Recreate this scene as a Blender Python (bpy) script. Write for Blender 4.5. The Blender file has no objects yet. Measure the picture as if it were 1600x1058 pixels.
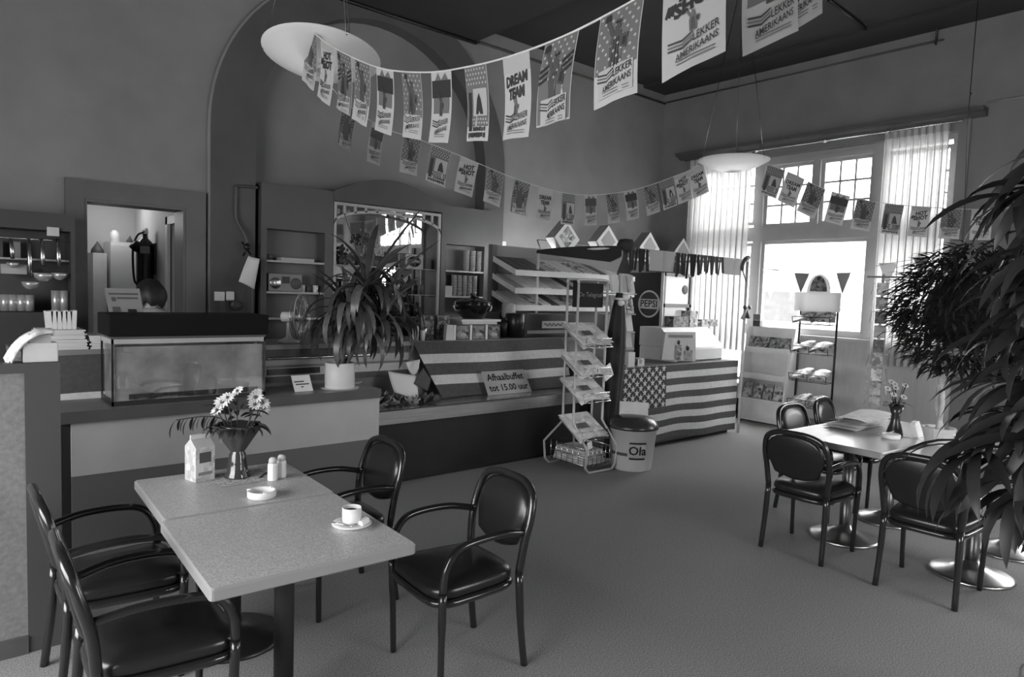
import bpy, math, random
from mathutils import Vector, Matrix
random.seed(7)
S = bpy.context.scene
COL = S.collection
PI = math.pi
# ------------------------------------------------------------------ camera
YAW, PITCH, ROLL, FOC, CAMH = .7076, .0691, .0341, 1069.1, 1.70
_f = Vector((math.sin(YAW)*math.cos(PITCH), math.cos(YAW)*math.cos(PITCH), -math.sin(PITCH)))
_r0 = Vector((math.cos(YAW), -math.sin(YAW), 0)); _u0 = _r0.cross(_f)
_r = _r0*math.cos(ROLL) + _u0*math.sin(ROLL); _u = -_r0*math.sin(ROLL) + _u0*math.cos(ROLL)
CAM = Vector((0, 0, CAMH))
cd = bpy.data.cameras.new('camera'); cam = bpy.data.objects.new('camera', cd); COL.objects.link(cam)
cd.sensor_width = 36; cd.lens = 36*FOC/1600; cd.clip_start = .05; cd.clip_end = 200
cam.matrix_world = Matrix(((_r.x, _u.x, -_f.x, 0), (_r.y, _u.y, -_f.y, 0), (_r.z, _u.z, -_f.z, CAMH), (0, 0, 0, 1)))
S.camera = cam
def _ray(x, y): return _r*((x-800)/FOC) - _u*((y-529)/FOC) + _f
def PY(x, y, Y): d = _ray(x, y); return CAM + d*(Y/d.y)
def PX(x, y, X): d = _ray(x, y); return CAM + d*(X/d.x)
def PZ(x, y, z): d = _ray(x, y); return CAM + d*((z-CAMH)/d.z)
def PD(x, y, dep): return CAM + _ray(x, y)*dep
# ------------------------------------------------------------------ world light (overcast day, seen through the windows)
w = bpy.data.worlds.new('overcast'); S.world = w; w.use_nodes = True
nt = w.node_tree; bg = nt.nodes['Background']
tc = nt.nodes.new('ShaderNodeTexCoord'); sx = nt.nodes.new('ShaderNodeSeparateXYZ'); rp = nt.nodes.new('ShaderNodeValToRGB')
nt.links.new(tc.outputs['Generated'], sx.inputs[0]); nt.links.new(sx.outputs['Z'], rp.inputs[0]); nt.links.new(rp.outputs[0], bg.inputs[0])
rp.color_ramp.elements[0].position = 0; rp.color_ramp.elements[0].color = (.36, .36, .36, 1)
rp.color_ramp.elements[1].position = 1; rp.color_ramp.elements[1].color = (1, 1, 1, 1)
bg.inputs[1].default_value = 24.0
S.view_settings.view_transform = 'Standard'; S.view_settings.look = 'None'
S.view_settings.exposure = 0; S.view_settings.gamma = 1; S.view_settings.use_curve_mapping = False
def portal(name, loc, rot, sx_, sy_):
    l = bpy.data.lights.new(name, 'AREA'); l.shape = 'RECTANGLE'; l.size = sx_; l.size_y = sy_; l.cycles.is_portal = True
    o = bpy.data.objects.new(name, l); COL.objects.link(o); o.location = loc; o.rotation_euler = rot
# daylight openings: seen window, near window on the same side, windows in the left and rear walls
portal('window_portal', (9.34, 4.6, 2.1), (0, PI/2, 0), 3.3, 3.7)
portal('window_portal', (9.30, -.4, 2.4), (0, PI/2, 0), 3.0, 3.4)
portal('window_portal', (-2.75, 1.95, 1.85), (0, -PI/2, 0), 2.1, 4.5)
portal('window_portal', (4.2, -2.75, 1.75), (PI/2, 0, 0), 2.4, 1.7)
# ------------------------------------------------------------------ materials (black and white picture: greys only)
MATS = {}
def G(name, v, rough=.6, metal=0., noise=None, bump=None, spec=.5, trans=0., coat=0., emit=0., pr=None):
    """grey principled material; noise=(scale, amount[, stretch]); bump=(scale, strength); pr=(scale, dark, light): blotchy print"""
    if name in MATS: return MATS[name]
    m = bpy.data.materials.new(name); m.use_nodes = True; n = m.node_tree.nodes; L = m.node_tree.links
    b = n['Principled BSDF']; b.inputs['Base Color'].default_value = (v, v, v, 1); b.inputs['Roughness'].default_value = rough
    b.inputs['Metallic'].default_value = metal; b.inputs['Specular IOR Level'].default_value = spec
    if coat: b.inputs['Coat Weight'].default_value = coat
    if trans: b.inputs['Transmission Weight'].default_value = trans
    if emit: b.inputs['Emission Color'].default_value = (1, 1, 1, 1); b.inputs['Emission Strength'].default_value = emit
    def coord(st=(1, 1, 1), rnd=False):
        t = n.new('ShaderNodeTexCoord'); mp = n.new('ShaderNodeMapping'); mp.inputs['Scale'].default_value = st
        L.new(t.outputs['Object'], mp.inputs[0])
        if rnd:
            oi = n.new('ShaderNodeObjectInfo'); ml = n.new('ShaderNodeMath'); ml.operation = 'MULTIPLY'; ml.inputs[1].default_value = 37
            L.new(oi.outputs['Random'], ml.inputs[0]); L.new(ml.outputs[0], mp.inputs['Location'])
        return mp
    if noise:
        mp = coord(noise[2] if len(noise) > 2 else (1, 1, 1)); t = n.new('ShaderNodeTexNoise'); t.inputs['Scale'].default_value = noise[0]; t.inputs['Detail'].default_value = 4
        L.new(mp.outputs[0], t.inputs[0]); mr = n.new('ShaderNodeMapRange'); mr.inputs[1].default_value = .3; mr.inputs[2].default_value = .7
        mr.inputs[3].default_value = max(0, v*(1-noise[1])); mr.inputs[4].default_value = v*(1+noise[1])
        L.new(t.outputs[0], mr.inputs[0]); L.new(mr.outputs[0], b.inputs['Base Color'])
    if pr:
        mp = coord(pr[3] if len(pr) > 3 else (1, 1, 1), True); t = n.new('ShaderNodeTexVoronoi'); t.distance = 'CHEBYCHEV'; t.inputs['Scale'].default_value = pr[0]
        L.new(mp.outputs[0], t.inputs[0]); sp = n.new('ShaderNodeSeparateColor'); L.new(t.outputs['Color'], sp.inputs[0])
        mr = n.new('ShaderNodeMapRange'); mr.inputs[3].default_value = pr[1]; mr.inputs[4].default_value = pr[2]
        L.new(sp.outputs[0], mr.inputs[0]); L.new(mr.outputs[0], b.inputs['Base Color'])
    if bump:
        mp = coord(); t = n.new('ShaderNodeTexNoise'); t.inputs['Scale'].default_value = bump[0]; t.inputs['Detail'].default_value = 3
        L.new(mp.outputs[0], t.inputs[0]); bp = n.new('ShaderNodeBump'); bp.inputs['Strength'].default_value = bump[1]; bp.inputs['Distance'].default_value = .004
        L.new(t.outputs[0], bp.inputs['Height']); L.new(bp.outputs[0], b.inputs['Normal'])
    MATS[name] = m; return m
def glassmat(name, tint=.95, gloss=.08, rough=.02):
    if name in MATS: return MATS[name]
    m = bpy.data.materials.new(name); m.use_nodes = True; n = m.node_tree.nodes; L = m.node_tree.links; n.remove(n['Principled BSDF'])
    t = n.new('ShaderNodeBsdfTransparent'); t.inputs[0].default_value = (tint, tint, tint, 1)
    g = n.new('ShaderNodeBsdfGlossy'); g.inputs['Roughness'].default_value = rough
    x = n.new('ShaderNodeMixShader'); x.inputs[0].default_value = gloss
    L.new(t.outputs[0], x.inputs[1]); L.new(g.outputs[0], x.inputs[2]); L.new(x.outputs[0], n['Material Output'].inputs[0]); MATS[name] = m; return m
def sheer(name, v, tl, see):
    """thin cloth: diffuse + translucent + a little see-through"""
    if name in MATS: return MATS[name]
    m = bpy.data.materials.new(name); m.use_nodes = True; n = m.node_tree.nodes; L = m.node_tree.links; n.remove(n['Principled BSDF'])
    d = n.new('ShaderNodeBsdfDiffuse'); d.inputs[0].default_value = (v, v, v, 1)
    t = n.new('ShaderNodeBsdfTranslucent'); t.inputs[0].default_value = (v, v, v, 1)
    a = n.new('ShaderNodeMixShader'); a.inputs[0].default_value = tl; L.new(d.outputs[0], a.inputs[1]); L.new(t.outputs[0], a.inputs[2])
    p = n.new('ShaderNodeBsdfTransparent'); b = n.new('ShaderNodeMixShader'); b.inputs[0].default_value = see
    L.new(a.outputs[0], b.inputs[1]); L.new(p.outputs[0], b.inputs[2]); L.new(b.outputs[0], n['Material Output'].inputs[0]); MATS[name] = m; return m
WALL = G('wall_paint', .235, .75, noise=(2.2, .10), bump=(60, .12))
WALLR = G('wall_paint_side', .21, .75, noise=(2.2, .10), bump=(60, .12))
BAND = G('arch_band_paint', .085, .6, noise=(3, .12))
NICHE = G('niche_paint', .20, .75, noise=(2, .10))
CEIL = G('ceiling_paint', .032, .8, noise=(1.5, .15))
CARPET = G('carpet', .245, .95, noise=(150, .45), bump=(220, .6), spec=.1)
TRIM = G('grey_gloss_trim', .15, .4, noise=(4, .08))
DTRIM = G('dark_trim', .07, .45, noise=(5, .12))
WHITE = G('white_plastic', .78, .35)
WPAINT = G('white_paint', .78, .5, noise=(6, .06))
OFFW = G('off_white', .55, .55, noise=(8, .08))
LGREY = G('light_grey', .40, .55, noise=(6, .08))
MGREY = G('mid_grey', .22, .55, noise=(6, .08))
DGREY = G('dark_grey', .075, .5, noise=(6, .12))
BLACK = G('black_paint', .012, .35)
BLACKM = G('black_matte', .010, .8)
CHROME = G('chrome', .42, .30, 1.)
STEEL = G('brushed_steel', .68, .26, 1., noise=(3, .15, (1, 40, 40)))
PAPER = G('paper', .72, .8)
LAM = G('speckled_laminate', .45, .38, noise=(190, .36))
LAMEDGE = G('laminate_edge', .30, .35)
PANEL = G('light_panel', .38, .55, noise=(5, .06))
SPECK = G('speckled_panel', .20, .7, noise=(45, .18))
VINYL = G('black_vinyl', .016, .28, bump=(180, .05))
CWOOD = G('dark_bentwood', .016, .22, coat=.4)
LEAF = G('leaf_dark', .030, .42, noise=(9, .35))
LEAF2 = G('leaf_mid', .060, .40, noise=(9, .35))
LEAF3 = G('leaf_deep', .018, .5, noise=(9, .3))
STEM = G('plant_stem', .10, .8, noise=(20, .4))
PRINTA = G('print_busy', .4, .5, pr=(20, .03, .75))
PRINTB = G('print_coarse', .4, .5, pr=(17, .03, .8))
PRINTC = G('print_light', .5, .6, pr=(14, .35, .8))
PRINTD = G('print_dark', .1, .5, pr=(30, .01, .3))
MIRROR = G('mirror_glass', .85, .02, 1.)
GLASS = glassmat('window_glass', .97, .05)
CLEAR = glassmat('clear_glass', .93, .10)
# ------------------------------------------------------------------ mesh helpers
FR = {}
class MB:
    def __init__(s): s.v = []; s.f = []; s.m = []; s.s = []
    def _add(s, vs, fs, mi=0, sm=False):
        o = len(s.v); s.v += [tuple(p) for p in vs]
        for q in fs: s.f.append(tuple(o+i for i in q)); s.m.append(mi); s.s.append(sm)
        return s
    def box(s, x0, y0, z0, x1, y1, z1, mi=0):
        return s._add([(x, y, z) for z in (z0, z1) for y in (y0, y1) for x in (x0, x1)],
                      [(0, 2, 3, 1), (4, 5, 7, 6), (0, 1, 5, 4), (2, 6, 7, 3), (0, 4, 6, 2), (1, 3, 7, 5)], mi)
    def obox(s, c, a, b, d, mi=0):
        c, a, b, d = Vector(c), Vector(a), Vector(b), Vector(d)
        vs = [c + a*i + b*j + d*k for k in (-1, 1) for j in (-1, 1) for i in (-1, 1)]
        return s._add(vs, [(0, 2, 3, 1), (4, 5, 7, 6), (0, 1, 5, 4), (2, 6, 7, 3), (0, 4, 6, 2), (1, 3, 7, 5)], mi)
    def tube(s, pts, r, n=8, mi=0, closed=False, cap=True, flat=1.0):
        pts = [Vector(p) for p in pts]; k = len(pts); rs = r if isinstance(r, (list, tuple)) else [r]*k
        vs = []; nrm = None
        for i, p in enumerate(pts):
            a = pts[i-1] if (i or closed) else p; b = pts[(i+1) % k] if (i < k-1 or closed) else p
            t = (b-a).normalized()
            if nrm is None:
                nrm = t.cross(Vector((0, 0, 1)));
                if nrm.length < .05: nrm = t.cross(Vector((0, 1, 0)))
                nrm.normalize()
            else:
                nrm = (nrm - t*nrm.dot(t)).normalized()
            bn = t.cross(nrm)
            for j in range(n):
                an = 2*PI*j/n; vs.append(p + nrm*(rs[i]*math.cos(an)) + bn*(rs[i]*flat*math.sin(an)))
        fs = []
        for i in range(k if closed else k-1):
            for j in range(n):
                i2 = (i+1) % k; fs.append((i*n+j, i*n+(j+1) % n, i2*n+(j+1) % n, i2*n+j))
        s._add(vs, fs, mi, True)
        if cap and not closed:
            o = len(s.v)-k*n; s.f.append(tuple(o+j for j in reversed(range(n)))); s.m.append(mi); s.s.append(False)
            s.f.append(tuple(o+(k-1)*n+j for j in range(n))); s.m.append(mi); s.s.append(False)
        return s
    def lathe(s, prof, c=(0, 0, 0), n=20, mi=0, sm=True, sx=1., sy=1.):
        vs = []; k = len(prof)
        for r, z in prof:
            for j in range(n): an = 2*PI*j/n; vs.append((c[0]+r*sx*math.cos(an), c[1]+r*sy*math.sin(an), c[2]+z))
        fs = [(i*n+j, i*n+(j+1) % n, (i+1)*n+(j+1) % n, (i+1)*n+j) for i in range(k-1) for j in range(n)]
        s._add(vs, fs, mi, sm); o = len(s.v)-k*n
        if prof[0][0] > 1e-4: s.f.append(tuple(o+j for j in reversed(range(n)))); s.m.append(mi); s.s.append(False)
        if prof[-1][0] > 1e-4: s.f.append(tuple(o+(k-1)*n+j for j in range(n))); s.m.append(mi); s.s.append(False)
        return s
    def poly(s, pts, mi=0): return s._add(pts, [tuple(range(len(pts)))], mi)
    def prism(s, pts, ext, mi=0, mi2=None):
        """solid from a planar outline pts, extruded by vector ext"""
        e = Vector(ext); k = len(pts); vs = [Vector(p) for p in pts]; vs += [p+e for p in vs]
        s._add(vs, [tuple(range(k))], mi); o = len(s.v)-2*k
        def af(q, m): s.f.append(tuple(o+i for i in q)); s.m.append(m); s.s.append(False)
        af(reversed(range(k, 2*k)), mi)
        for i in range(k): j = (i+1) % k; af((j, i, k+i, k+j), mi if mi2 is None else mi2)
        return s
    def grid(s, fn, nu, nv, mi=0, sm=True, mfn=None):
        vs = [fn(i/nu, j/nv) for j in range(nv+1) for i in range(nu+1)]; o = len(s.v); s.v += [tuple(p) for p in vs]
        for j in range(nv):
            for i in range(nu):
                a = o+j*(nu+1)+i; s.f.append((a, a+1, a+nu+2, a+nu+1)); s.m.append(mfn(i, j) if mfn else mi); s.s.append(sm)
        return s
    def ball(s, c, r, n=10, m=7, mi=0, sx=1, sy=1, sz=1):
        return s.lathe([(max(1e-5, r*math.sin(PI*i/m)), -r*sz*math.cos(PI*i/m)) for i in range(m+1)], c, n, mi, True, sx, sy)
    def text(s, body, size, fn, mi=0, bold=0., sx=1., shear=0.):
        vs, fs = glyphs(body, bold, shear); return s._add([fn(x*size*sx, y*size) for x, y in vs], fs, mi)
    def xf(s, M): s.v = [tuple(M @ Vector(p)) for p in s.v]; return s
    def build(s, name, mats, parent=None, local=False):
        me = bpy.data.meshes.new(name); v = s.v
        if parent is not None and not local:
            inv = FR.get(root(parent).name, Matrix()); v = [tuple(inv @ Vector(p)) for p in v]
        me.from_pydata(v, [], s.f)
        for m in (mats if isinstance(mats, (list, tuple)) else [mats]): me.materials.append(m)
        me.polygons.foreach_set('material_index', s.m); me.polygons.foreach_set('use_smooth', s.s); me.update()
        o = bpy.data.objects.new(name, me); COL.objects.link(o)
        if parent is not None: o.parent = parent
        return o
def root(o):
    while o.parent is not None: o = o.parent
    return o
_GL = {}
def glyphs(body, bold=0., shear=0.):
    """flat letter outlines (built-in font), centred at the origin, cap height about 0.7"""
    k = (body, bold, shear)
    if k in _GL: return _GL[k]
    cu = bpy.data.curves.new('letters', 'FONT'); cu.body = body; cu.align_x = 'CENTER'; cu.align_y = 'CENTER'; cu.resolution_u = 2; cu.offset = bold; cu.shear = shear
    ob = bpy.data.objects.new('letters', cu); COL.objects.link(ob)
    dg = bpy.context.evaluated_depsgraph_get(); ev = ob.evaluated_get(dg); me = ev.to_mesh()
    r = ([(p.co.x, p.co.y) for p in me.vertices], [tuple(q.vertices) for q in me.polygons]); ev.to_mesh_clear()
    bpy.data.objects.remove(ob); bpy.data.curves.remove(cu); _GL[k] = r; return r
def thing(name, label, cat, loc=(0, 0, 0), rz=0., group=None):
    o = bpy.data.objects.new(name, None); COL.objects.link(o); o.empty_display_size = .1
    o.location = loc; o.rotation_euler = (0, 0, rz); o['label'] = label; o['category'] = cat
    if group: o['group'] = group
    FR[o.name] = (Matrix.Translation(Vector(loc)) @ Matrix.Rotation(rz, 4, 'Z')).inverted(); return o
def tag(o, label, cat, group=None):
    o['label'] = label; o['category'] = cat
    if group: o['group'] = group
    return o
def struct(o, label=None):
    o['kind'] = 'structure'
    if label: o['label'] = label
    return o
def bev(o, wd, seg=2):
    m = o.modifiers.new('bevel', 'BEVEL'); m.width = wd; m.segments = seg; m.limit_method = 'ANGLE'; return o
def copy_tree(o, loc, rz, label, group=None):
    def cp(a, par):
        c = a.copy(); COL.objects.link(c); c.parent = par
        for ch in a.children: cp(ch, c)
        return c
    c = cp(o, None); c.location = loc; c.rotation_euler = (0, 0, rz); c['label'] = label
    if group: c['group'] = group
    FR[c.name] = (Matrix.Translation(Vector(loc)) @ Matrix.Rotation(rz, 4, 'Z')).inverted()
    return c
def B(*a): return MB().box(*a)
def arc(cx, cz, r, a0, a1, n): return [(cx+r*math.cos(a0+(a1-a0)*i/n), cz+r*math.sin(a0+(a1-a0)*i/n)) for i in range(n+1)]
def smooth(pts, sub=6):
    """Catmull-Rom through points"""
    P = [Vector(p) for p in pts]; P = [P[0]*2-P[1]]+P+[P[-1]*2-P[-2]]; out = []
    for i in range(1, len(P)-2):
        for k in range(sub):
            t = k/sub; a, b, c, d = P[i-1], P[i], P[i+1], P[i+2]
            out.append(.5*((2*b)+(c-a)*t+(2*a-5*b+4*c-d)*t*t+(3*b-a-3*c+d)*t**3))
    return out+[P[-2]]
# ================================================================== STRUCTURE
YB, XR, ZC, ZL = 7.05, 9.10, 4.97, 4.77
struct(B(-2.6, -2.6, -.1, 9.35, 10.2, 0).build('floor', CARPET), 'dark short-pile carpet covering the whole cafe floor')
struct(B(5.235, -2.6, ZC, 9.35, 7.3, 5.2).build('ceiling', CEIL), 'dark painted high ceiling above the window side')
m = B(-2.6, -2.6, ZL, 5.235, 7.3, 5.2); struct(m.build('ceiling', CEIL), 'lower dark ceiling bay above the counter arch')
struct(B(8.55, -2.6, 4.93, XR, 7.05, ZC).build('trim_1', G('ceiling_border', .035, .8)), 'darker border board along the ceiling edge')
# back wall with door opening and arched niche
CXA, ZA = 3.995, 3.2
wb = MB()
wb.box(-2.8, YB, 0, 1.047, 7.30, 5).box(1.047, YB, 2.38, 1.873, 7.30, 5).box(1.873, YB, 0, 2.53, 7.30, 5).box(5.46, YB, 0, 9.35, 7.30, 5)
pa = arc(CXA, ZA, 1.465, PI, 0, 28)
for (x0, z0), (x1, z1) in zip(pa[:-1], pa[1:]):
    wb.poly([(x0, YB, z0), (x1, YB, z1), (x1, YB, 5), (x0, YB, 5)])
wb.box(2.5, 7.22, 0, 5.5, 7.30, 5)
struct(wb.build('wall_back', WALL), 'grey plaster back wall with a tall arched niche')
band = MB(); inn = [(2.53, 0)]+pa+[(5.46, 0)]; out = [(2.10, 0)]+arc(3.94, ZA, 1.84, PI, 0, 28)+[(5.78, 0)]
for i in range(len(inn)-1):
    a, b, c, d = out[i], out[i+1], inn[i+1], inn[i]; yf = YB-.035
    band.poly([(d[0], yf, d[1]), (c[0], yf, c[1]), (b[0], yf, b[1]), (a[0], yf, a[1])])
    band.poly([(a[0], YB, a[1]), (a[0], yf, a[1]), (b[0], yf, b[1]), (b[0], YB, b[1])])
    e0, e1 = (.004 if d[0] < CXA else -.004), (.004 if c[0] < CXA else -.004)
    band.poly([(d[0], yf, d[1]), (d[0]+e0, yf, d[1]), (c[0]+e1, yf, c[1]), (c[0], yf, c[1])]); band.poly([(d[0]+e0, yf, d[1]), (d[0]+e0, 7.213, d[1]), (c[0]+e1, 7.213, c[1]), (c[0]+e1, yf, c[1])])
struct(band.build('trim_2', BAND), 'dark painted band framing the arched niche')
bead = MB().tube([(2.09, YB-.02, 0)]+[(x, YB-.02, z) for x, z in arc(3.94, ZA, 1.85, PI, PI*.62, 16)], .018, 6)
struct(bead.build('trim_3', WALL), 'pale bead moulding along the arch edge')
fill = MB().grid(lambda u, v: (2.535+2.92*u, 7.21, 2.6+2.1*v), 1, 1); nb = MB()
nb.poly([(2.53, 7.215, 0)]+[(x, 7.215, z) for x, z in pa][0:1]+[(x, 7.215, z) for x, z in pa][1:]+[(5.46, 7.215, 0)])
struct(nb.build('wall_niche', NICHE), 'plain grey back of the arched niche')
struct(MB().tube([(5.3, YB-.02, 4.79), (9.09, YB-.02, 4.79)], .016, 6).build('trim_4', DTRIM), 'thin picture rail along the back wall')
struct(MB().tube([(9.08, 7.0, 4.80), (9.08, 3.05, 4.80)], .012, 6).build('trim_5', DTRIM), 'thin picture rail along the window wall')
struct(MB().tube([(2.5, YB-.06, 4.75), (5.235, YB-.06, 4.75)], .022, 6).build('trim_6', BLACK), 'dark pipe under the ceiling above the arch')
struct(MB().tube([PX(1458, 0, 9.05), PX(1466, 8, 9.05), PX(1465, 40, 9.05), PX(1462, 70, 9.06)], .012, 6).build('trim_7', BLACK), 'short black conduit down the window wall')
struct(MB().tube([PZ(1295, 0, 4.95), PZ(1345, 38, 4.95), PZ(1358, 52, 4.95)], .018, 6).build('trim_8', BLACK), 'black conduit across the ceiling')
# right wall with two window openings
wr = MB(); WY0, WY1, WZ0, WZ1 = 2.82, 6.42, 1.24, 3.72; NY0, NY1 = -2.0, 1.3
wr.box(XR, 6.42, 0, 9.35, 7.05, 5).box(XR, WY0, 0, 9.35, 5.31, WZ0).box(XR, 5.31, 0, 9.35, WY1, .45).box(XR, WY0, WZ1, 9.35, WY1, 5).box(XR, NY1, 0, 9.35, WY0, 5)
wr.box(XR, NY0, 0, 9.35, NY1, WZ0).box(XR, NY0, WZ1, 9.35, NY1, 5).box(XR, -2.8, 0, 9.35, NY0, 5)
struct(wr.build('wall_right', WALLR), 'grey plaster wall around the tall windows')
wl = MB().box(-2.8, -2.8, 0, -2.6, -.3, 5).box(-2.8, 4.2, 0, -2.6, 7.05, 5).box(-2.8, -.3, 0, -2.6, 4.2, .8).box(-2.8, -.3, 2.9, -2.6, 4.2, 5)
struct(wl.build('wall_left', WALL), 'grey plaster wall on the far left side of the cafe')
wk = MB().box(-2.6, -2.8, 0, 3.0, -2.6, 5).box(5.4, -2.8, 0, 9.1, -2.6, 5).box(3.0, -2.8, 0, 5.4, -2.6, .9).box(3.0, -2.8, 2.6, 5.4, -2.6, 5)
struct(wk.build('wall_rear', WALL), 'grey plaster wall behind the viewer')
# windows
WF = G('window_paint', .42, .35, noise=(5, .06))
def window(nm, label, spec, outer, mullions, transom):
    """spec: list of (y0, y1, z0, z1, nbars_y, nbars_z) lights"""
    e = thing(nm, label, 'window', (9.22, (outer[0]+outer[1])/2, outer[2])); del e['category']; struct(e)
    y0, y1, z0, z1 = outer; f = MB()
    for a in ((9.16, y0, z0+.06, 9.30, y0+.07, z1-.07), (9.16, y1-.07, z0+.06, 9.30, y1, z1-.07), (9.16, y0, z0, 9.30, y1, z0+.06), (9.16, y0, z1-.07, 9.30, y1, z1)): f.box(*a)
    f.build('window_frame', WF, e)
    for a, b in mullions: B(9.14, a, z0, 9.30, b, z1).build('mullion', WF, e)
    for a, b, c, d in transom: B(9.13, a, c, 9.30, b, d).build('transom', WF, e)
    for (a, b, c, d, ny, nz) in spec:
        fr = MB(); t = .045
        for q in ((9.18, a, c+t, 9.25, a+t, d-t), (9.18, b-t, c+t, 9.25, b, d-t), (9.18, a, c, 9.25, b, c+t), (9.18, a, d-t, 9.25, b, d)): fr.box(*q)
        cs = fr.build('casement', WF, e)
        for i in range(1, ny): yy = a+t+(b-a-2*t)*i/ny; B(9.195, yy-.012, c+t, 9.235, yy+.012, d-t).build('glazing_bar', WF, cs)
        for i in range(1, nz): zz = c+t+(d-c-2*t)*i/nz; B(9.197, a+t, zz-.012, 9.233, b-t, zz+.012).build('glazing_bar', WF, cs)
        for i in range(ny):
            for j in range(nz):
                ya, yb_ = a+t+(b-a-2*t)*i/ny, a+t+(b-a-2*t)*(i+1)/ny; za, zb = c+t+(d-c-2*t)*j/nz, c+t+(d-c-2*t)*(j+1)/nz
                MB().poly([(9.215, ya, za), (9.215, ya, zb), (9.215, yb_, zb), (9.215, yb_, za)]).build('pane', GLASS, cs)
    return e
W1 = window('window_1', 'tall cafe window with small-paned top lights and sheer curtains',
    [(5.38, 6.36, 2.78, 3.66, 3, 3), (5.38, 6.36, 1.30, 2.52, 1, 1), (5.38, 6.36, .50, 1.24, 1, 1), (4.53, 5.25, 2.74, 3.60, 3, 3), (3.76, 4.44, 2.74, 3.60, 3, 3), (3.76, 5.25, 1.28, 2.54, 1, 1), (2.88, 3.62, 2.74, 3.60, 3, 3), (2.88, 3.62, 1.30, 2.54, 1, 1)],
    (WY0, WY1, WZ0, WZ1), [(5.25, 5.38), (3.62, 3.76)], [(2.88, 6.36, 2.54, 2.74), (3.76, 5.25, 3.60, 3.66), (4.44, 4.53, 2.74, 3.60)])
B(9.02, 2.75, 1.19, 9.158, 5.31, 1.238).build('window_sill', WF, W1)
window('window_2', 'second tall window on the same wall nearer the viewer', [(NY0+.07+i*1.05, NY0+1.12+i*1.05, zz[0], zz[1], 3, zz[2]) for i in range(3) for zz in ((1.30, 2.54, 1), (2.74, 3.66, 3))],
    (NY0, NY1, WZ0, WZ1), [(NY0+1.10, NY0+1.15), (NY0+2.15, NY0+2.2)], [(NY0, NY1, 2.54, 2.74)])
# casing boards around the seen window
cs = MB().box(9.06, 2.70, 1.19, XR, 2.82, 3.72).box(9.06, 6.42, .4, XR, 6.52, 3.72).box(9.06, 2.70, 3.72, XR, 6.52, 3.84)
struct(cs.build('trim_9', G('window_casing', .20, .45)), 'grey casing boards around the tall window')
# cornice shelf with curtain track over the window
cn = thing('curtain_cornice', 'long dark cornice board with curtain track above the window', 'curtain rail', (9.0, 4.6, 3.86))
cm = MB(); prof = [(9.1, 3.84), (9.06, 3.84), (9.0, 3.88), (8.94, 3.89), (8.92, 3.93), (9.1, 3.93)]
cm.prism([(x, 2.55, z) for x, z in prof], (0, 4.12, 0)); cm.build('cornice_board', DTRIM, cn)
MB().tube([(8.96, 2.75, 3.80), (8.96, 6.5, 3.80)], .012, 8).build('curtain_track', STEEL, cn)
for yy in (3.55, 4.32, 5.3): MB().tube([(9.1, yy, 3.80), (8.96, yy, 3.80)], .012, 6).ball((8.955, yy, 3.80), .028, 10, 6).build('bracket', STEEL, cn)
struct(MB().tube([(9.085, 2.55, 3.99), (9.085, .8, 3.99)], .012, 6).build('trim_10', LGREY), 'surface conduit running on from the cornice')
struct(B(9.075, 2.70, .12, XR, 5.31, 1.19).build('trim_12', G('wainscot_pale', .46, .5, noise=(4, .06, (1, 6, 1)))), 'pale wainscot panel under the tall window')
struct(B(9.07, -2.6, 0, XR, 7.05, .12).build('baseboard_right', TRIM)); struct(B(5.78, 7.03, 0, 9.07, YB, .12).build('baseboard_back', TRIM))
# door 1: casing and lining to the kitchen
d = MB().box(.909, 6.99, 0, 1.047, 7.05, 2.54).box(1.873, 6.99, 0, 2.052, 7.05, 2.54).box(1.047, 6.99, 2.38, 1.873, 7.05, 2.54)
d.box(1.047, 7.0, 0, 1.07, 7.30, 2.38).box(1.85, 7.0, 0, 1.873, 7.30, 2.38).box(1.07, 7.0, 2.355, 1.85, 7.30, 2.38)
struct(d.build('door_1', G('door_casing', .115, .45, noise=(4, .08))), 'wide grey door casing to the tiled kitchen')
# kitchen behind
KX, KY, KZ = 1.97, 9.6, 2.60
KW = G('kitchen_wall', .55, .6)
struct(B(-.2, 7.3, KZ, KX+.2, KY+.2, KZ+.1).build('ceiling', G('kitchen_ceiling', .7, .7)), 'white kitchen ceiling seen through the doorway')
kb = struct(B(-.2, KY, 0, KX+.2, KY+.15, KZ).build('wall_kitchen', KW), 'kitchen end wall with white tiles and a dark striped border')
kr = MB().box(KX, 7.3, 0, KX+.1, 7.42, KZ).box(KX, 7.98, 0, KX+.1, KY, KZ).box(KX, 7.42, 2.3, KX+.1, 7.98, KZ)
struct(kr.build('wall_kitchen_side', KW), 'pale kitchen side wall with a narrow dark doorway')
struct(B(-.3, 7.3, 0, -.2, KY, KZ).build('wall_kitchen_left', KW))
struct(MB().box(KX-.03, 7.40, 0, KX, 7.46, 2.36).box(KX-.03, 7.94, 0, KX, 8.02, 2.36).box(KX-.03, 7.40, 2.28, KX, 8.02, 2.36).build('trim_11', WPAINT), 'white casing of the inner kitchen doorway')
struct(B(KX+.10, 7.3, 0, KX+.14, 8.1, 2.4).build('door_2', DGREY), 'dark inner door behind the kitchen')
TW = G('white_tile', .62, .15); TB = G('black_tile', .02, .2)
tme = B(-.072, -.012, -.072, .072, .004, .072); t0 = None
for j in range(7):
    for i in range(7):
        z = .95+.15*j; x = .95+.15*i
        if z > 1.95: continue
        dark = j == 2
        if t0 is None: t0 = tme.build('tile', TW, kb, local=True); o = t0
        else: o = t0.copy(); COL.objects.link(o); o.parent = kb
        o.location = (x, KY-.006, z)
for z in (1.42, 1.375): B(.85, KY-.022, z, 2.0, KY-.016, z+.025).build('border_tile', TB, kb)
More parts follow.
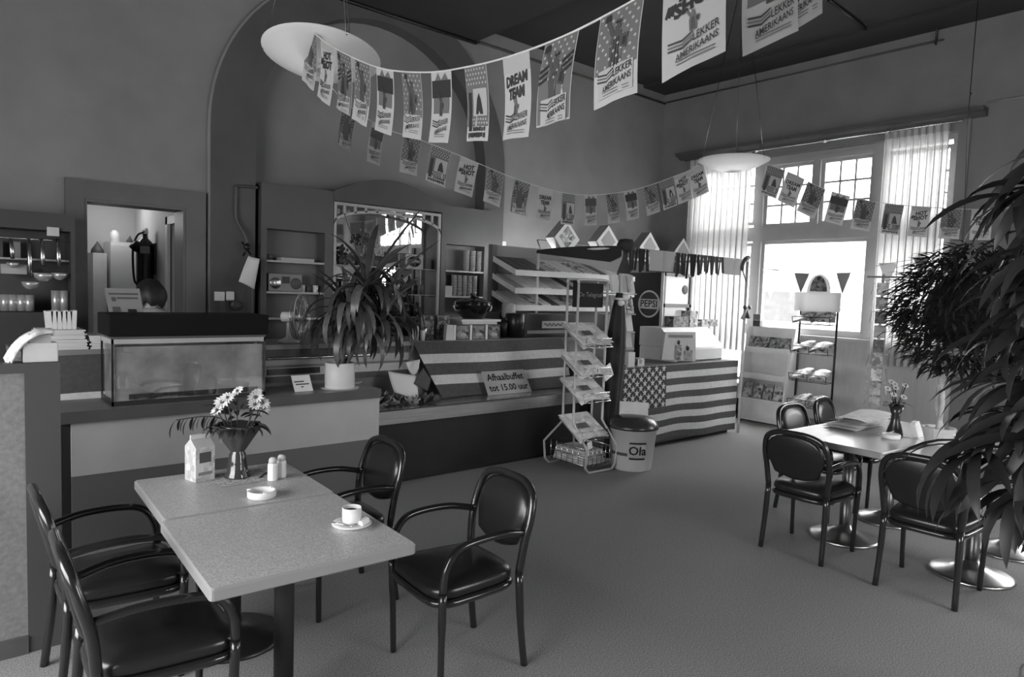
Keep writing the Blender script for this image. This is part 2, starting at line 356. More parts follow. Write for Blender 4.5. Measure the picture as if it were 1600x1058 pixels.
lmp = thing('kitchen_ceiling_light', 'round glowing ceiling light in the kitchen', 'lamp', (1.72, 9.1, KZ))
MB().lathe([(.14, 0), (.14, -.02), (.10, -.06), (.001, -.075)], (1.72, 9.1, KZ), 18).build('lamp_shade', G('kitchen_lamp_glass', .8, .4, emit=4), lmp)
MB().lathe([(.15, 0), (.15, -.015)], (1.72, 9.1, KZ), 18).build('base', WHITE, lmp)
pl = bpy.data.lights.new('kitchen_bulb', 'POINT'); pl.energy = 5; pl.shadow_soft_size = .12
po = bpy.data.objects.new('kitchen_bulb', pl); COL.objects.link(po); po.location = (1.5, 8.9, KZ-.2)
# outdoors
struct(B(9.4, -40, -.5, 90, 60, -.4).build('ground_outside', G('outside_paving', .22, .9)), 'pale ground outside the window')
hs = thing('house', 'pale house with a low gabled roof outside the window', 'house', (24, 8.5, -.4))
B(22, 5.2, -.4, 30, 16, 2.6).build('wall', G('house_render', .62, .9), hs)
hr = MB().prism([(21.6, 4.7, 2.5), (21.6, 9.0, 5.0), (21.6, 16.4, 5.0), (21.6, 16.4, 2.5)], (9, 0, 0)); hr.build('roof', G('house_roof', .55, .9, noise=(3, .1)), hs)
for yy in (7.2, 11): 
    f = MB().box(21.93, yy, .9, 22, yy+1.6, 2.1).build('window', WPAINT, hs); B(21.91, yy+.12, 1.0, 21.93, yy+1.48, 2.0).build('pane', DGREY, f)
# ================================================================== FURNITURE: tables and chairs
def make_chair():
    t = thing('armchair', 'x', 'chair')
    s = .205
    for k in (-1, 1):
        MB().tube(smooth([(k*.21, -.255, 0), (k*.205, -.23, .2), (k*.20, -.215, .44)], 4), [.017]*5+[.019]*4, 8).build('leg', CWOOD, t, True)
        MB().tube(smooth([(k*.215, .19, 0), (k*.222, .195, .25), (k*.23, .20, .45)], 4), [.015]*5+[.018]*4, 8).build('leg', CWOOD, t, True)
        MB().tube(smooth([(k*.23, .20, .45), (k*.232, .19, .54), (k*.234, .145, .615), (k*.236, .06, .642), (k*.228, -.10, .645), (k*.205, -.235, .62)], 5), .0165, 8).build('arm', CWOOD, t, True)
    MB().tube(smooth([(-.20, -.215, .44), (-.214, -.23, .58), (-.217, -.258, .69), (-.19, -.284, .785), (-.11, -.297, .825), (0, -.30, .832), (.11, -.297, .825), (.19, -.284, .785), (.217, -.258, .69), (.214, -.23, .58), (.20, -.215, .44)], 6), .019, 8).build('back_frame', CWOOD, t, True)
    # padded back, rounded top and softly bowed lower edge
    def outl(k):
        p = []
        for i in range(13): a = PI*i/12; p.append((.197*k*math.copysign(abs(math.cos(a))**.75, math.cos(a)), .67+.147*k*math.sin(a)**.8))
        for i in range(1, 8): a = i/8; p.append((-.197*k+.394*k*a, .67-(.105+.05*math.sin(PI*a))*k if 0 < i < 8 else .67))
        return p
    bk = MB(); n = len(outl(1)); y = lambda z: -.225-(z-.5)*.24
    rings = []
    for off, k in ((-.016, .90), (-.006, 1.0), (.010, 1.0), (.026, .90), (.032, .6)): rings.append([(x, y(z)+off, z) for x, z in outl(k)])
    vs = [p for r_ in rings for p in r_]; fs = [(i*n+j, i*n+(j+1) % n, (i+1)*n+(j+1) % n, (i+1)*n+j) for i in range(4) for j in range(n)]
    fs += [tuple(reversed(range(n))), tuple(4*n+j for j in range(n))]; bk._add(vs, fs, 0, True); bk.build('backrest', VINYL, t, True)
    # seat pad: rounded trapezoid with crowned top
    def so(k):
        p = []
        for i in range(28):
            a = 2*PI*i/28; c, q = math.cos(a), math.sin(a); e = .42
            x = math.copysign(abs(c)**e, c); yy = math.copysign(abs(q)**e, q); p.append((x*(.215+.018*yy)*k, yy*.225*k+.005))
        return p
    st = MB(); rings = []
    for z, k in ((.405, .94), (.42, 1.0), (.445, 1.0), (.462, .95), (.474, .75), (.480, .4), (.481, .05)): rings.append([(x, yy, z) for x, yy in so(k)])
    vs = [p for r_ in rings for p in r_]; n = 28; fs = [(i*n+j, i*n+(j+1) % n, (i+1)*n+(j+1) % n, (i+1)*n+j) for i in range(6) for j in range(n)]
    fs += [tuple(reversed(range(n))), tuple(6*n+j for j in range(n))]; st._add(vs, fs, 0, True); st.build('seat', VINYL, t, True)
    rl = MB().tube([(x, yy, .392) for x, yy in so(.97)], .018, 6, closed=True); rl.build('seat_rail', CWOOD, t, True)
    return t
ch0 = make_chair(); _first = [True]
def chair(x, y, deg, label, group):
    """deg: direction the sitter faces, 0 = +Y, 90 = -X"""
    if _first[0]:
        _first[0] = False; ch0.location = (x, y, 0); ch0.rotation_euler = (0, 0, math.radians(deg)); ch0['label'] = label; ch0['group'] = group; return ch0
    return copy_tree(ch0, (x, y, 0), math.radians(deg), label, group)
g1 = 'armchairs at the speckled tables on the left'; g2 = 'armchairs at the tables on the right'
chair(1.80, 2.45, 86, 'black armchair with empty seat beside the table end with the coffee cup', g1)
chair(1.67, 3.36, 88, 'black armchair tucked against the low light panel beside the flower table', g1)
chair(.605, 2.60, -92, 'black armchair nearest the viewer on the left side of the speckled table', g1)
chair(.61, 3.27, -90, 'black armchair against the speckled divider on the left', g1)
chair(4.60, 2.155, -90, 'black armchair at the end of the right table seen from behind with shiny seat', g2)
chair(4.59, 1.40, -89, 'black armchair nearest the viewer at the right tables under the hanging leaves', g2)
chair(5.47, 2.50, 177, 'black armchair behind the right table nearest the flag counter', g2)
chair(6.10, 2.51, 186, 'black armchair behind the right table nearest the black wire rack', g2)
chair(6.62, 1.60, 95, 'black armchair on the window side of the right tables behind the plant stems', g2)
chair(4.72, .52, -70, 'black armchair at the right edge below the big leaves', g2)
def table(nm, label, cx, cy, wx, wy, rz, top, edge, group, base):
    t = thing(nm, label, 'table', (cx, cy, 0), rz, group); h = .74; b = MB(); a = []
    hx, hy = wx/2, wy/2
    def rr(k, rad=.012, n=3):
        p = []
        for sx_, sy_, a0 in ((1, 1, 0), (-1, 1, PI/2), (-1, -1, PI), (1, -1, 1.5*PI)):
            for i in range(n+1): an = a0+PI/2*i/n; p.append((sx_*(hx-rad-k)+(rad)*math.cos(an), sy_*(hy-rad-k)+rad*math.sin(an)))
        return p
    n = 16; rings = [[(x, y, z) for x, y in rr(k)] for z, k in ((.695, .006), (.70, 0), (.732, 0), (.74, .006))]
    vs = [p for r_ in rings for p in r_]; fs = [(i*n+j, i*n+(j+1) % n, (i+1)*n+(j+1) % n, (i+1)*n+j) for i in range(3) for j in range(n)]
    b._add(vs, fs, 1, False); b._add(rings[3], [tuple(range(n))], 0); b._add(rings[0], [tuple(reversed(range(n)))], 1); b.build('tabletop', [top, edge], t, True)
    MB().tube([(0, 0, .03), (0, 0, .69)], .038, 14).build('pedestal', BLACKM if base is not CHROME else CHROME, t, True)
    MB().lathe([(.001, .0), (.235, .0), (.24, .008), (.22, .02), (.12, .045), (.05, .075), (.042, .10)][::1], (0, 0, 0), 28).build('base', base, t, True)
    MB().box(-.2, -.025, .675, .2, .025, .695).box(-.025, -.2, .675, .025, .2, .695).build('top_bracket', BLACK, t, True)
    return t
table('square_table', 'speckled square table with coffee cup nearest the viewer', 1.035, 2.522, .735, .745, -.045, LAM, LAMEDGE, 'speckled tables on the left', BLACK)
table('square_table', 'speckled square table carrying carton and flowers beside the low panel', 1.078, 3.242, .725, .667, -.045, LAM, LAMEDGE, 'speckled tables on the left', BLACK)
LAM2 = G('pale_laminate', .46, .22, noise=(260, .10))
table('square_table', 'pale square table with ashtray at its corner, on the right', 5.03, 2.10, .70, .76, -.06, LAM2, LAMEDGE, 'pale tables on the right', CHROME)
table('square_table', 'pale square table under the newspapers toward the window', 5.735, 2.07, .70, .76, -.06, LAM2, LAMEDGE, 'pale tables on the right', CHROME)
table('square_table', 'pale square table behind the leaves, in front of the potted tree', 5.02, 1.30, .70, .74, -.03, LAM2, LAMEDGE, 'pale tables on the right', CHROME)
table('square_table', 'pale square table under the leafy ball tree', 5.73, 1.275, .70, .74, -.03, LAM2, LAMEDGE, 'pale tables on the right', CHROME)
# ------------------------------------------------------------------ things on the left tables
T = .741
p = Vector((.985, 3.44, T)); ct = thing('milk_carton', 'small printed drink carton with bright folded top on the flower table', 'carton', p, .25)
h = .048; MB().box(-h, -h, 0, h, h, .165).build('body', [G('carton_print', .6, .4, pr=(40, .42, .70))], ct, True)
MB().prism([(-h, -h, .165), (-h, h, .165), (-h, 0, .205)], (2*h, 0, 0)).build('gable', OFFW, ct, True)
MB().box(-h, -.004, .20, h, .004, .222).build('top_seam', WHITE, ct, True)
MB().box(-.03, -h-.001, .09, .03, -h, .14).build('label_print', DGREY, ct, True); MB().box(-.035, -h-.001, .03, .035, -h, .045).build('label_print', MGREY, ct, True)
mt = MB()
def doily(u, v):
    a = 2*PI*u; rr = v*(.15+.006*math.cos(24*a)); c, s_ = math.cos(a), math.sin(a); k = 1/max(abs(c), abs(s_))*.85+.15
    return (1.15+rr*c*k*.95, 3.36+rr*s_*k*.8, T+.001)
mt.grid(doily, 48, 4); tag(mt.build('table_mat', G('woven_mat', .42, .9, pr=(90, .2, .6))), 'square woven mat under the flower vase', 'mat')
vs_ = thing('flower_vase', 'bouquet of pale daisies and drooping leaves in a glass goblet vase', 'vase', (1.145, 3.385, T+.002))
vx, vy, vz = 1.145, 3.385, T+.002
MB().lathe([(.002, 0), (.062, 0), (.062, .006), (.050, .03), (.042, .07), (.040, .11), (.030, .13), (.030, .15), (.055, .20), (.075, .245), (.080, .26), (.075, .258), (.05, .20), (.022, .15)], (vx, vy, vz), 20).build('glass', G('smoky_glass', .045, .08, coat=.3), vs_)
wrp = MB().grid(lambda u, v: (vx+(.035+.075*v+.012*math.sin(7*2*PI*u)*v)*math.cos(2*PI*u), vy+(.035+.075*v+.012*math.sin(7*2*PI*u)*v)*math.sin(2*PI*u), vz+.13+.13*v), 42, 4)
wrp.build('paper_wrap', G('wrap_paper', .05, .5), vs_)
LC = {}
def leafmesh(L, W, el, droop, mat, fold=.25, seg=7, key=None):
    """strap leaf starting at the origin heading +X; el start elevation (deg), droop total bend (deg)"""
    k = (L, W, el, droop, mat.name, key)
    if k in LC: return LC[k]
    b = MB(); x = z = 0.; a = math.radians(el); st = L/seg; rows = []
    for i in range(seg+1):
        t = i/seg; wd = W*(math.sin(PI*min(1, t*1.02+.0))**.6*.9+.08) if i < seg else .001
        if i == 0: wd = W*.35
        rows.append(((x, -wd/2, z), (x, 0, z-fold*wd/2), (x, wd/2, z)))
        a -= math.radians(droop)/seg; x += st*math.cos(a); z += st*math.sin(a)
    vs = [p for r_ in rows for p in r_]; fs = []
    for i in range(seg): fs += [(i*3, i*3+1, i*3+4, i*3+3), (i*3+1, i*3+2, i*3+5, i*3+4)]
    b._add(vs, fs, 0, True); o = b.build('leaf', mat); me = o.data; bpy.data.objects.remove(o); LC[k] = me; return me
def leaf(me, parent, loc, az, tilt=0., roll=0., sc=1.):
    o = bpy.data.objects.new('leaf', me); COL.objects.link(o); o.parent = parent
    inv = FR.get(root(parent).name, Matrix()); o.location = inv @ Vector(loc); o.rotation_euler = (roll, tilt, az); o.scale = (sc, sc, sc); return o
for i in range(16):
    a = random.uniform(0, 2*PI); q = Vector((vx, vy, vz+.22)); e = q+Vector((math.cos(a)*random.uniform(.02, .09), math.sin(a)*.06, random.uniform(.03, .13)))
    leaf(leafmesh(.12, .030, 40, 75, LEAF), vs_, e, a, 0, random.uniform(-.5, .5), random.uniform(.7, 1.2))
for i in range(20):
    a = 2*PI*i/20+random.uniform(-.15, .15); leaf(leafmesh(.11, .026, 35, 110, LEAF3), vs_, (vx+.085*math.cos(a), vy+.085*math.sin(a), vz+.25), a, 0, random.uniform(-.4, .4), random.uniform(.7, 1.1))
# the drooping twig to the left of the bouquet
tw = smooth([(vx, vy, vz+.22), (vx-.07, vy+.03, vz+.29), (vx-.15, vy+.07, vz+.30), (vx-.25, vy+.12, vz+.285)], 6)
MB().tube(tw, .003, 5).build('twig', LEAF3, vs_)
for i, q in enumerate(tw[5:]):
    leaf(leafmesh(.09, .022, -40, 60, LEAF3), vs_, q, 2.6+(i % 3-1)*.7, 0, 0, random.uniform(.7, 1.1))
PET = G('petal', .72, .6)
def flower(parent, c, r, az, n=12):
    f = MB(); nrm = Vector((math.cos(az)*.7, math.sin(az)*.7, .75)).normalized(); s1 = nrm.orthogonal().normalized(); s2 = nrm.cross(s1); c = Vector(c)
    for i in range(n):
        a = 2*PI*i/n; d = s1*math.cos(a)+s2*math.sin(a); q = s2*math.cos(a)-s1*math.sin(a)
        f.poly([c+d*r*.15, c+d*r*.6-q*r*.22+nrm*r*.15, c+d*r+nrm*r*.05, c+d*r*.6+q*r*.22+nrm*r*.15])
    o = f.build('flower', PET, parent); MB().ball(c+nrm*r*.1, r*.22, 8, 5).build('flower_centre', DGREY, o)
for dx, dy, dz, r_ in ((-.075, .0, .375, .042), (-.095, .01, .335, .036), (-.06, -.03, .40, .035), (.005, .02, .42, .036), (.085, 0, .385, .043), (.11, -.02, .36, .045), (.07, -.03, .355, .036), (.125, .0, .325, .038), (.10, .03, .40, .036)):
    c = (vx+dx, vy+dy, vz+dz); MB().tube([(vx+dx*.2, vy, vz+.18), (vx+dx*.7, vy+dy, vz+.28), c], .003, 5).build('stem', LEAF, vs_); flower(vs_, c, r_, -PI/2-.6+random.uniform(-.7, .7))
def shaker(x, y, lab):
    t = thing('shaker', lab, 'shaker', (x, y, T), 0, 'salt and pepper shakers')
    MB().lathe([(.022, 0), (.024, .004), (.024, .075), (.020, .085)], (x, y, T), 10, 0, False).build('body', WHITE, t)
    MB().lathe([(.020, .085), (.019, .102), (.013, .112), (.001, .114)], (x, y, T), 10).build('cap', OFFW, t)
shaker(1.262, 3.235, 'white salt shaker nearer the ashtray'); shaker(1.318, 3.265, 'white pepper shaker standing behind its twin')
tag(MB().tube([(1.225, 3.30, T+.004), (1.27, 3.36, T+.004), (1.34, 3.39, T+.004)], .003, 5).build('pen', BLACK), 'thin dark pen lying behind the shakers', 'pen')
def ashtray(x, y, z, lab):
    t = thing('ashtray', lab, 'ashtray', (x, y, z), 0, 'white round ashtrays'); R_ = .062
    MB().lathe([(.001, .0), (R_-.006, 0), (R_, .006), (R_, .030), (R_-.004, .034), (R_-.010, .030), (R_-.014, .010), (.001, .008)], (x, y, z), 28).build('bowl', WHITE, t)
    for k in range(3):
        a = 2*PI*k/3+.4; MB().obox((x+(R_-.006)*math.cos(a), y+(R_-.006)*math.sin(a), z+.034), Vector((math.cos(a), math.sin(a), 0))*.008, Vector((-math.sin(a), math.cos(a), 0))*.005, (0, 0, .003)).build('cigarette_rest', WHITE, t)
ashtray(1.122, 3.00, T, 'white round ashtray on the left tables near the seam')
cu = thing('coffee_cup', 'white coffee cup standing on the left table saucer', 'cup', (1.272, 2.435, T+.012))
MB().lathe([(.001, .003), (.024, .003), (.034, .006), (.037, .02), (.038, .066), (.035, .066), (.033, .02), (.001, .012)], (1.272, 2.435, T+.012), 24).build('body', WHITE, cu)
MB().tube(smooth([(1.272+.026, 2.435+.026, T+.066), (1.272+.046, 2.435+.044, T+.06), (1.272+.046, 2.435+.044, T+.038), (1.272+.027, 2.435+.025, T+.03)], 4), .0045, 6).build('handle', WHITE, cu)
MB().lathe([(.001, .05), (.0335, .05)], (1.272, 2.435, T+.012), 20).build('coffee', G('coffee', .02, .1), cu)
sa = MB().lathe([(.001, .0), (.04, .0), (.045, .004), (.078, .014), (.078, .017), (.04, .009), (.001, .010)], (1.27, 2.43, T), 30)
tag(sa.build('saucer', WHITE), 'white saucer under the coffee cup', 'saucer')
spn = MB().tube([(1.195, 2.455, T+.026), (1.225, 2.42, T+.020), (1.25, 2.395, T+.016)], .0028, 6).ball((1.256, 2.389, T+.017), .010, 8, 5, 0, 1.2, .8, .3)
tag(spn.build('teaspoon', STEEL), 'small spoon resting on the saucer rim', 'spoon')
tag(MB().obox((1.305, 2.40, T+.024), (.018, .006, .004), (-.004, .014, 0), (0, .003, .008)).build('sugar_packet', WHITE), 'folded white sugar wrapper leaning on the saucer', 'sugar packet')
# ================================================================== COUNTERS on the left
# speckled divider beside the left tables
dv = thing('room_divider', 'low speckled divider with dark frame at the left edge', 'divider', (-.3, 3.72, 0))
B(-1.2, 3.656, 0, .315, 3.74, 1.27).build('panel', SPECK, dv)
B(.315, 3.645, 0, .447, 3.75, 1.312).build('post', G('divider_frame', .062, .5), dv)
B(-1.2, 3.645, 1.27, .315, 3.75, 1.312).build('top_rail', G('divider_frame', .062, .5), dv)
B(-1.2, 3.635, 0, .315, 3.656, .08).build('skirting', DGREY, dv)
# low ledge cabinet with light front panel
lg = thing('ledge_cabinet', 'low ledge with a light grey front panel and dark edge', 'counter', (1.7, 5.1, 0))
B(.655, 4.9, .462, 2.79, 4.94, .80).build('front_panel', PANEL, lg)
B(.655, 4.905, 0, 2.79, 4.95, .462).build('plinth', G('plinth_grey', .10, .5), lg)
LEDGE = G('ledge_laminate', .20, .35, noise=(4, .1))
lt = MB().box(.58, 4.88, .80, 2.79, 5.37, .872); lt.build('ledge_top', [LEDGE], lg)
MB().box(.58, 4.872, .80, 2.79, 4.88, .872).build('edge_strip', DTRIM, lg)
B(2.74, 4.95, 0, 2.79, 5.37, .80).build('end_panel', PANEL, lg)
B(.60, 4.93, 0, .655, 4.95, .80).build('shadow_gap', BLACKM, lg)
# buffet with steel rail
bf = thing('buffet_counter', 'dark fronted buffet counter with a polished steel tray rail', 'counter', (4.2, 5.2, 0))
B(2.80, 5.06, .03, 5.45, 5.10, .56).build('front_panel', G('buffet_front', .016, .35, noise=(3, .3)), bf)
B(2.80, 5.08, 0, 5.45, 5.12, .03).build('kickboard', BLACKM, bf)
rl = MB().prism([(2.80, 4.98, .655), (2.80, 4.98, .545), (2.80, 5.0, .54), (2.80, 5.10, .54), (2.80, 5.32, .64), (2.80, 5.32, .665), (2.80, 5.0, .665)], (2.65, 0, 0)); rl.build('steel_rail', STEEL, bf)
B(2.80, 5.32, .0, 5.45, 5.36, .70).build('back_riser', DGREY, bf)
# main counter behind
mc = thing('serving_counter', 'long serving counter with pale worktop behind the ledge', 'counter', (3.0, 5.8, 0))
B(.42, 5.50, 1.155, 5.84, 6.10, 1.195).build('worktop', G('worktop', .24, .35, noise=(5, .1)), mc)
B(.45, 5.56, 0, 5.82, 6.05, 1.155).build('carcase', MGREY, mc)
for i, (za, zb, mm) in enumerate(((1.10, 1.15, DGREY), (1.02, 1.09, LGREY), (.93, 1.0, OFFW), (.88, .93, DGREY))): B(1.95, 5.53-.004*i, za, 3.45, 5.56, zb).build('front_board', mm, mc)
MB().tube([(1.98, 5.47, 1.085), (3.0, 5.47, 1.085)], .012, 8).build('towel_rail', STEEL, mc)
B(2.10, 5.50, .945, 2.55, 5.53, .995).build('dark_slot', BLACK, mc)
# striped flag cloths
FD = G('flag_dark_stripe', .075, .8, noise=(30, .15)); FL = G('flag_light_stripe', .62, .8, noise=(30, .08)); FB = G('flag_canton', .05, .8)
def stripes(name, label, fn, bands, nu, parent=None):
    b = MB(); tot = sum(bands); rows = []
    for k, h in enumerate(bands): rows += [k]*max(2, int(round(h/tot*22)))
    edges = [0]
    for k, h in enumerate(bands):
        c = rows.count(k); edges += [edges[-1]+h/tot/c*(i+1) for i in range(c)] if False else [sum(bands[:k])/tot+h/tot*(i+1)/c for i in range(c)]
    nv = len(rows); b.grid(lambda u, v: fn(u, edges[int(round(v*nv))]), nu, nv, 0, True, lambda i, j: rows[j] % 2)
    o = b.build(name, [FD, FL]); return tag(o, label, 'flag')
def cloth1(u, v):
    x0, x1 = 3.46+.22*v*(1 if v < .5 else 1), 5.43; x = x0+(x1-x0)*u
    return (x, 5.49-.18*v+.006*math.sin(9*u+4*v)-.012, 1.19-.52*v+.012*math.sin(7*u+1.3)*(.3+v*.5)*(1-u*.6))
stripes('striped_flag', 'striped cloth hung along the buffet front behind the sign', cloth1, (.23, .17, .21, .17, .22), 40)
def cloth2(u, v): return (.47+1.5*u, 5.49-.03*v+.012*math.sin(11*u)*v-.02, 1.15-.62*v+.015*math.sin(6*u))
stripes('striped_flag', 'striped cloth behind the fish tank on the left', cloth2, (.42, .20, .38), 30)
# buffet contents
for i, (x, y, s_, lab) in enumerate(((2.93, 5.17, .13, 'leftmost lettuce head on the buffet beside the ledge'), (3.10, 5.19, .10, 'lettuce clump in front of the white paper'), (3.25, 5.14, .085, 'small pale lettuce clump near the steel rail'), (2.98, 5.27, .12, 'lettuce head behind the leftmost one'), (3.40, 5.15, .10, 'dark leafy clump at the corner of the striped cloth'))):
    t = thing('lettuce', lab, 'lettuce', (x, y, .666), 0, 'lettuce on the buffet')
    for k in range(12):
        a = random.uniform(0, 2*PI); e = random.uniform(.1, 1.3); ph = random.random()*6
        MB().grid(lambda u, v: (x+math.cos(a)*s_*(.2+.8*v)*math.cos(e*.7)+(u-.5)*s_*1.1*-math.sin(a)*math.sin(PI*min(1, v+.15)), y+math.sin(a)*s_*(.2+.8*v)*math.cos(e*.7)+(u-.5)*s_*1.1*math.cos(a)*math.sin(PI*min(1, v+.15)), .668+s_*v*math.sin(e)*.9+.12*s_*math.sin(ph+9*u)*v+.1*s_*v), 6, 4).build('leaf', G('lettuce_dark', .10, .5) if (k % 3 == 0 or i == 4) else G('lettuce', .42, .5, noise=(30, .3)), t)
def sheet(name, lab, cat, pts, mat, amp=.006, n=8):
    a, b, c, d_ = [Vector(p) for p in pts]
    nn = (b-a).cross(d_-a).normalized()
    m_ = MB().grid(lambda u, v: (a*(1-u)+b*u)*(1-v)+(d_*(1-u)+c*u)*v+nn*amp*(math.sin(5*u+3*v)), n, n); o = m_.build(name, mat)
    so = o.modifiers.new('thick', 'SOLIDIFY'); so.thickness = .004; return tag(o, lab, cat)
sheet('paper_sheet', 'large white paper leaning on the buffet beside the striped cloth', 'paper', [PY(606, 580, 5.36), PY(650, 588, 5.34), PY(655, 627, 5.24), PY(616, 613, 5.26)], PAPER)
sheet('paper_sheet', 'crumpled white paper at the top corner of the striped cloth', 'paper', [PY(634, 566, 5.42), PY(654, 562, 5.42), PY(656, 576, 5.40), PY(645, 588, 5.40)], PAPER, .02)
sheet('folded_cloth_corner', 'dark folded corner of the striped cloth on the buffet', 'cloth', [PY(661, 575, 5.33), PY(673, 594, 5.30), PY(668, 611, 5.28), PY(646, 600, 5.30)], FD, .004)
bw = MB().lathe([(.001, 0), (.07, 0), (.11, .04), (.13, .09), (.122, .09), (.10, .045), (.001, .012)], (2.88, 5.22, .873-.20), 18)
tag(bw.build('glass_bowl', G('bowl_grey', .20, .2)), 'small grey bowl at the end of the ledge above the lettuce', 'bowl')
# sign on the buffet
sg = thing('sign_board', 'tilted grey sign board reading afhaalbuffet on the steel rail', 'sign', (4.42, 5.24, .66))
q = [PY(752, 581, 5.28), PY(818, 577, 5.28), PY(831, 618, 5.20), PY(763, 625, 5.20)]
q[2].z = max(q[2].z, .668); q[3].z = max(q[3].z, .668)
SGN = G('sign_card', .32, .6); n_ = (q[1]-q[0]).cross(q[3]-q[0]).normalized(); n_ = n_ if n_.y < 0 else -n_
MB().prism(q, n_*-.006).build('board', SGN, sg)
cx_ = (q[0]+q[1]+q[2]+q[3])/4; ex = ((q[1]-q[0])+(q[2]-q[3])).normalized(); ey = n_.cross(ex); ey = ey if ey.z > 0 else -ey
sh_ = (((q[0]+q[1])-(q[3]+q[2]))/2); ey2 = sh_.normalized()
MB().text('Afhaalbuffet', .098, lambda a, b: cx_+ex*a+ey2*(b+.055)+n_*.002, 0, .016).build('lettering', G('sign_ink', .006, .9, spec=.1), sg)
MB().text('tot 15.00 uur', .094, lambda a, b: cx_+ex*(a+.005)+ey2*(b-.055)+n_*.002, 0, .016).build('lettering', G('sign_ink', .006, .9), sg)
# ------------------------------------------------------------------ aquarium
aq = thing('aquarium', 'murky glass fish tank with black hood on the ledge', 'aquarium', (1.38, 5.15, .872))
AX0, AX1, AY0, AY1, AZ0, AZ1 = .885, 1.872, 4.96, 5.32, .873, 1.305
def aqglass():
    m = G('murky_water', .17, .12, noise=(5, .45)); return m
mw = bpy.data.materials.new('murky_tank'); mw.use_nodes = True; n = mw.node_tree.nodes; L = mw.node_tree.links; b = n['Principled BSDF']
t_ = n.new('ShaderNodeTexNoise'); t_.inputs['Scale'].default_value = 4.5; t_.inputs['Detail'].default_value = 6; cdn = n.new('ShaderNodeTexCoord'); L.new(cdn.outputs['Object'], t_.inputs[0])
mr = n.new('ShaderNodeValToRGB'); mr.color_ramp.elements[0].position = .3; mr.color_ramp.elements[0].color = (.22, .22, .22, 1); mr.color_ramp.elements[1].position = .72; mr.color_ramp.elements[1].color = (.62, .62, .62, 1)
L.new(t_.outputs[0], mr.inputs[0]); L.new(mr.outputs[0], b.inputs['Base Color']); b.inputs['Roughness'].default_value = .08
B(AX0+.02, AY0+.012, AZ0+.03, AX1-.02, AY1-.01, AZ1-.05).build('water', mw, aq)
tk = MB(); e_ = .012
for x in (AX0, AX1-e_): tk.box(x, AY0, AZ0, x+e_, AY0+e_, AZ1).box(x, AY1-e_, AZ0, x+e_, AY1, AZ1)
tk.box(AX0, AY0, AZ0, AX1, AY1, AZ0+.03); tk.build('frame', BLACK, aq)
MB().box(AX0, AY0, AZ1-.03, AX1, AY0+.02, AZ1).box(AX0, AY0+.02, AZ1-.03, AX0+.02, AY1-.02, AZ1).box(AX0, AY1-.02, AZ1-.03, AX1, AY1, AZ1).box(AX1-.02, AY0+.02, AZ1-.03, AX1, AY1-.02, AZ1).build('top_rim', LGREY, aq)
for a in ((AX0, AY0-.001, AZ0+.03, AX1, AY0+.004, AZ1-.03), (AX0-.001, AY0, AZ0+.03, AX0+.004, AY1, AZ1-.03), (AX1-.004, AY0, AZ0+.03, AX1+.001, AY1, AZ1-.03)): B(*a).build('glass_pane', CLEAR, aq)
bev(MB().box(AX0-.015, AY0-.01, 1.322, AX1+.02, AY1+.02, 1.465).build('hood', G('hood_black', .006, .85, spec=.2), aq), .006)
B(AX0, AY0, AZ1, AX1, AY1, 1.322).build('hood_gap', DGREY, aq)
B(AX0+.1, AY0+.006, AZ0+.035, AX1-.05, AY0+.012, AZ0+.07).build('gravel_line', G('gravel', .06, .9, noise=(90, .5)), aq)
# leaflet rack and cards on the hood / counter
cdp = thing('card_display', 'printed card with two faces standing behind the fish tank', 'card', PY(200, 495, 5.5))
q = [PY(163, 450, 5.55), PY(218, 451, 5.55), PY(226, 497, 5.50), PY(172, 497, 5.50)]
MB().prism(q, (0, .01, 0)).build('card', MGREY, cdp); B(q[3].x+.03, 5.50, 1.196, q[2].x-.03, 5.52, q[3].z+.01).build('stand', MGREY, cdp)
def onq(q, u, v, off): return (q[0]*(1-u)+q[1]*u)*(1-v)+(q[3]*(1-u)+q[2]*u)*v+Vector((0, -off, 0))
for a in ((.08, .16, .92, .22), (.3, .3, .9, .36), (.14, .3, .26, .44), (.12, .62, .34, .98), (.55, .70, .8, .98)):
    MB().poly([onq(q, a[0], a[1], .003), onq(q, a[2], a[1], .003), onq(q, a[2], a[3], .003), onq(q, a[0], a[3], .003)]).build('print', DGREY if a[0] != .55 else BLACK, cdp)
# pot plant on the ledge
px_, py_, pz_ = 2.515, 5.06, .873
dp = thing('potted_dracaena', 'big drooping strap-leaved plant in a white pot on the ledge', 'plant', (px_, py_, pz_))
MB().lathe([(.001, 0), (.112, 0), (.118, .012), (.118, .205), (.110, .21), (.104, .20), (.104, .185), (.001, .183)], (px_, py_, pz_), 28).build('pot', G('pot_cream', .62, .45), dp)
MB().lathe([(.001, 0), (.15, .0), (.155, .008), (.001, .006)], (px_, py_, pz_-.004+.004), 24).build('pot_saucer', LGREY, dp)
heads = []
for tip in ((2.60, 5.10, 1.52), (2.80, 5.12, 1.62), (2.72, 5.02, 1.72), (2.92, 5.10, 1.50), (2.68, 5.15, 1.40), (2.84, 5.0, 1.38)):
    b_ = Vector((px_+random.uniform(-.03, .03), py_+random.uniform(-.03, .03), pz_+.15)); mid = (b_+Vector(tip))/2+Vector((-.03, 0, .03))
    MB().tube(smooth([b_, mid, tip], 5), .014, 6).build('cane', STEM, dp); heads.append(Vector(tip))
random.seed(21)
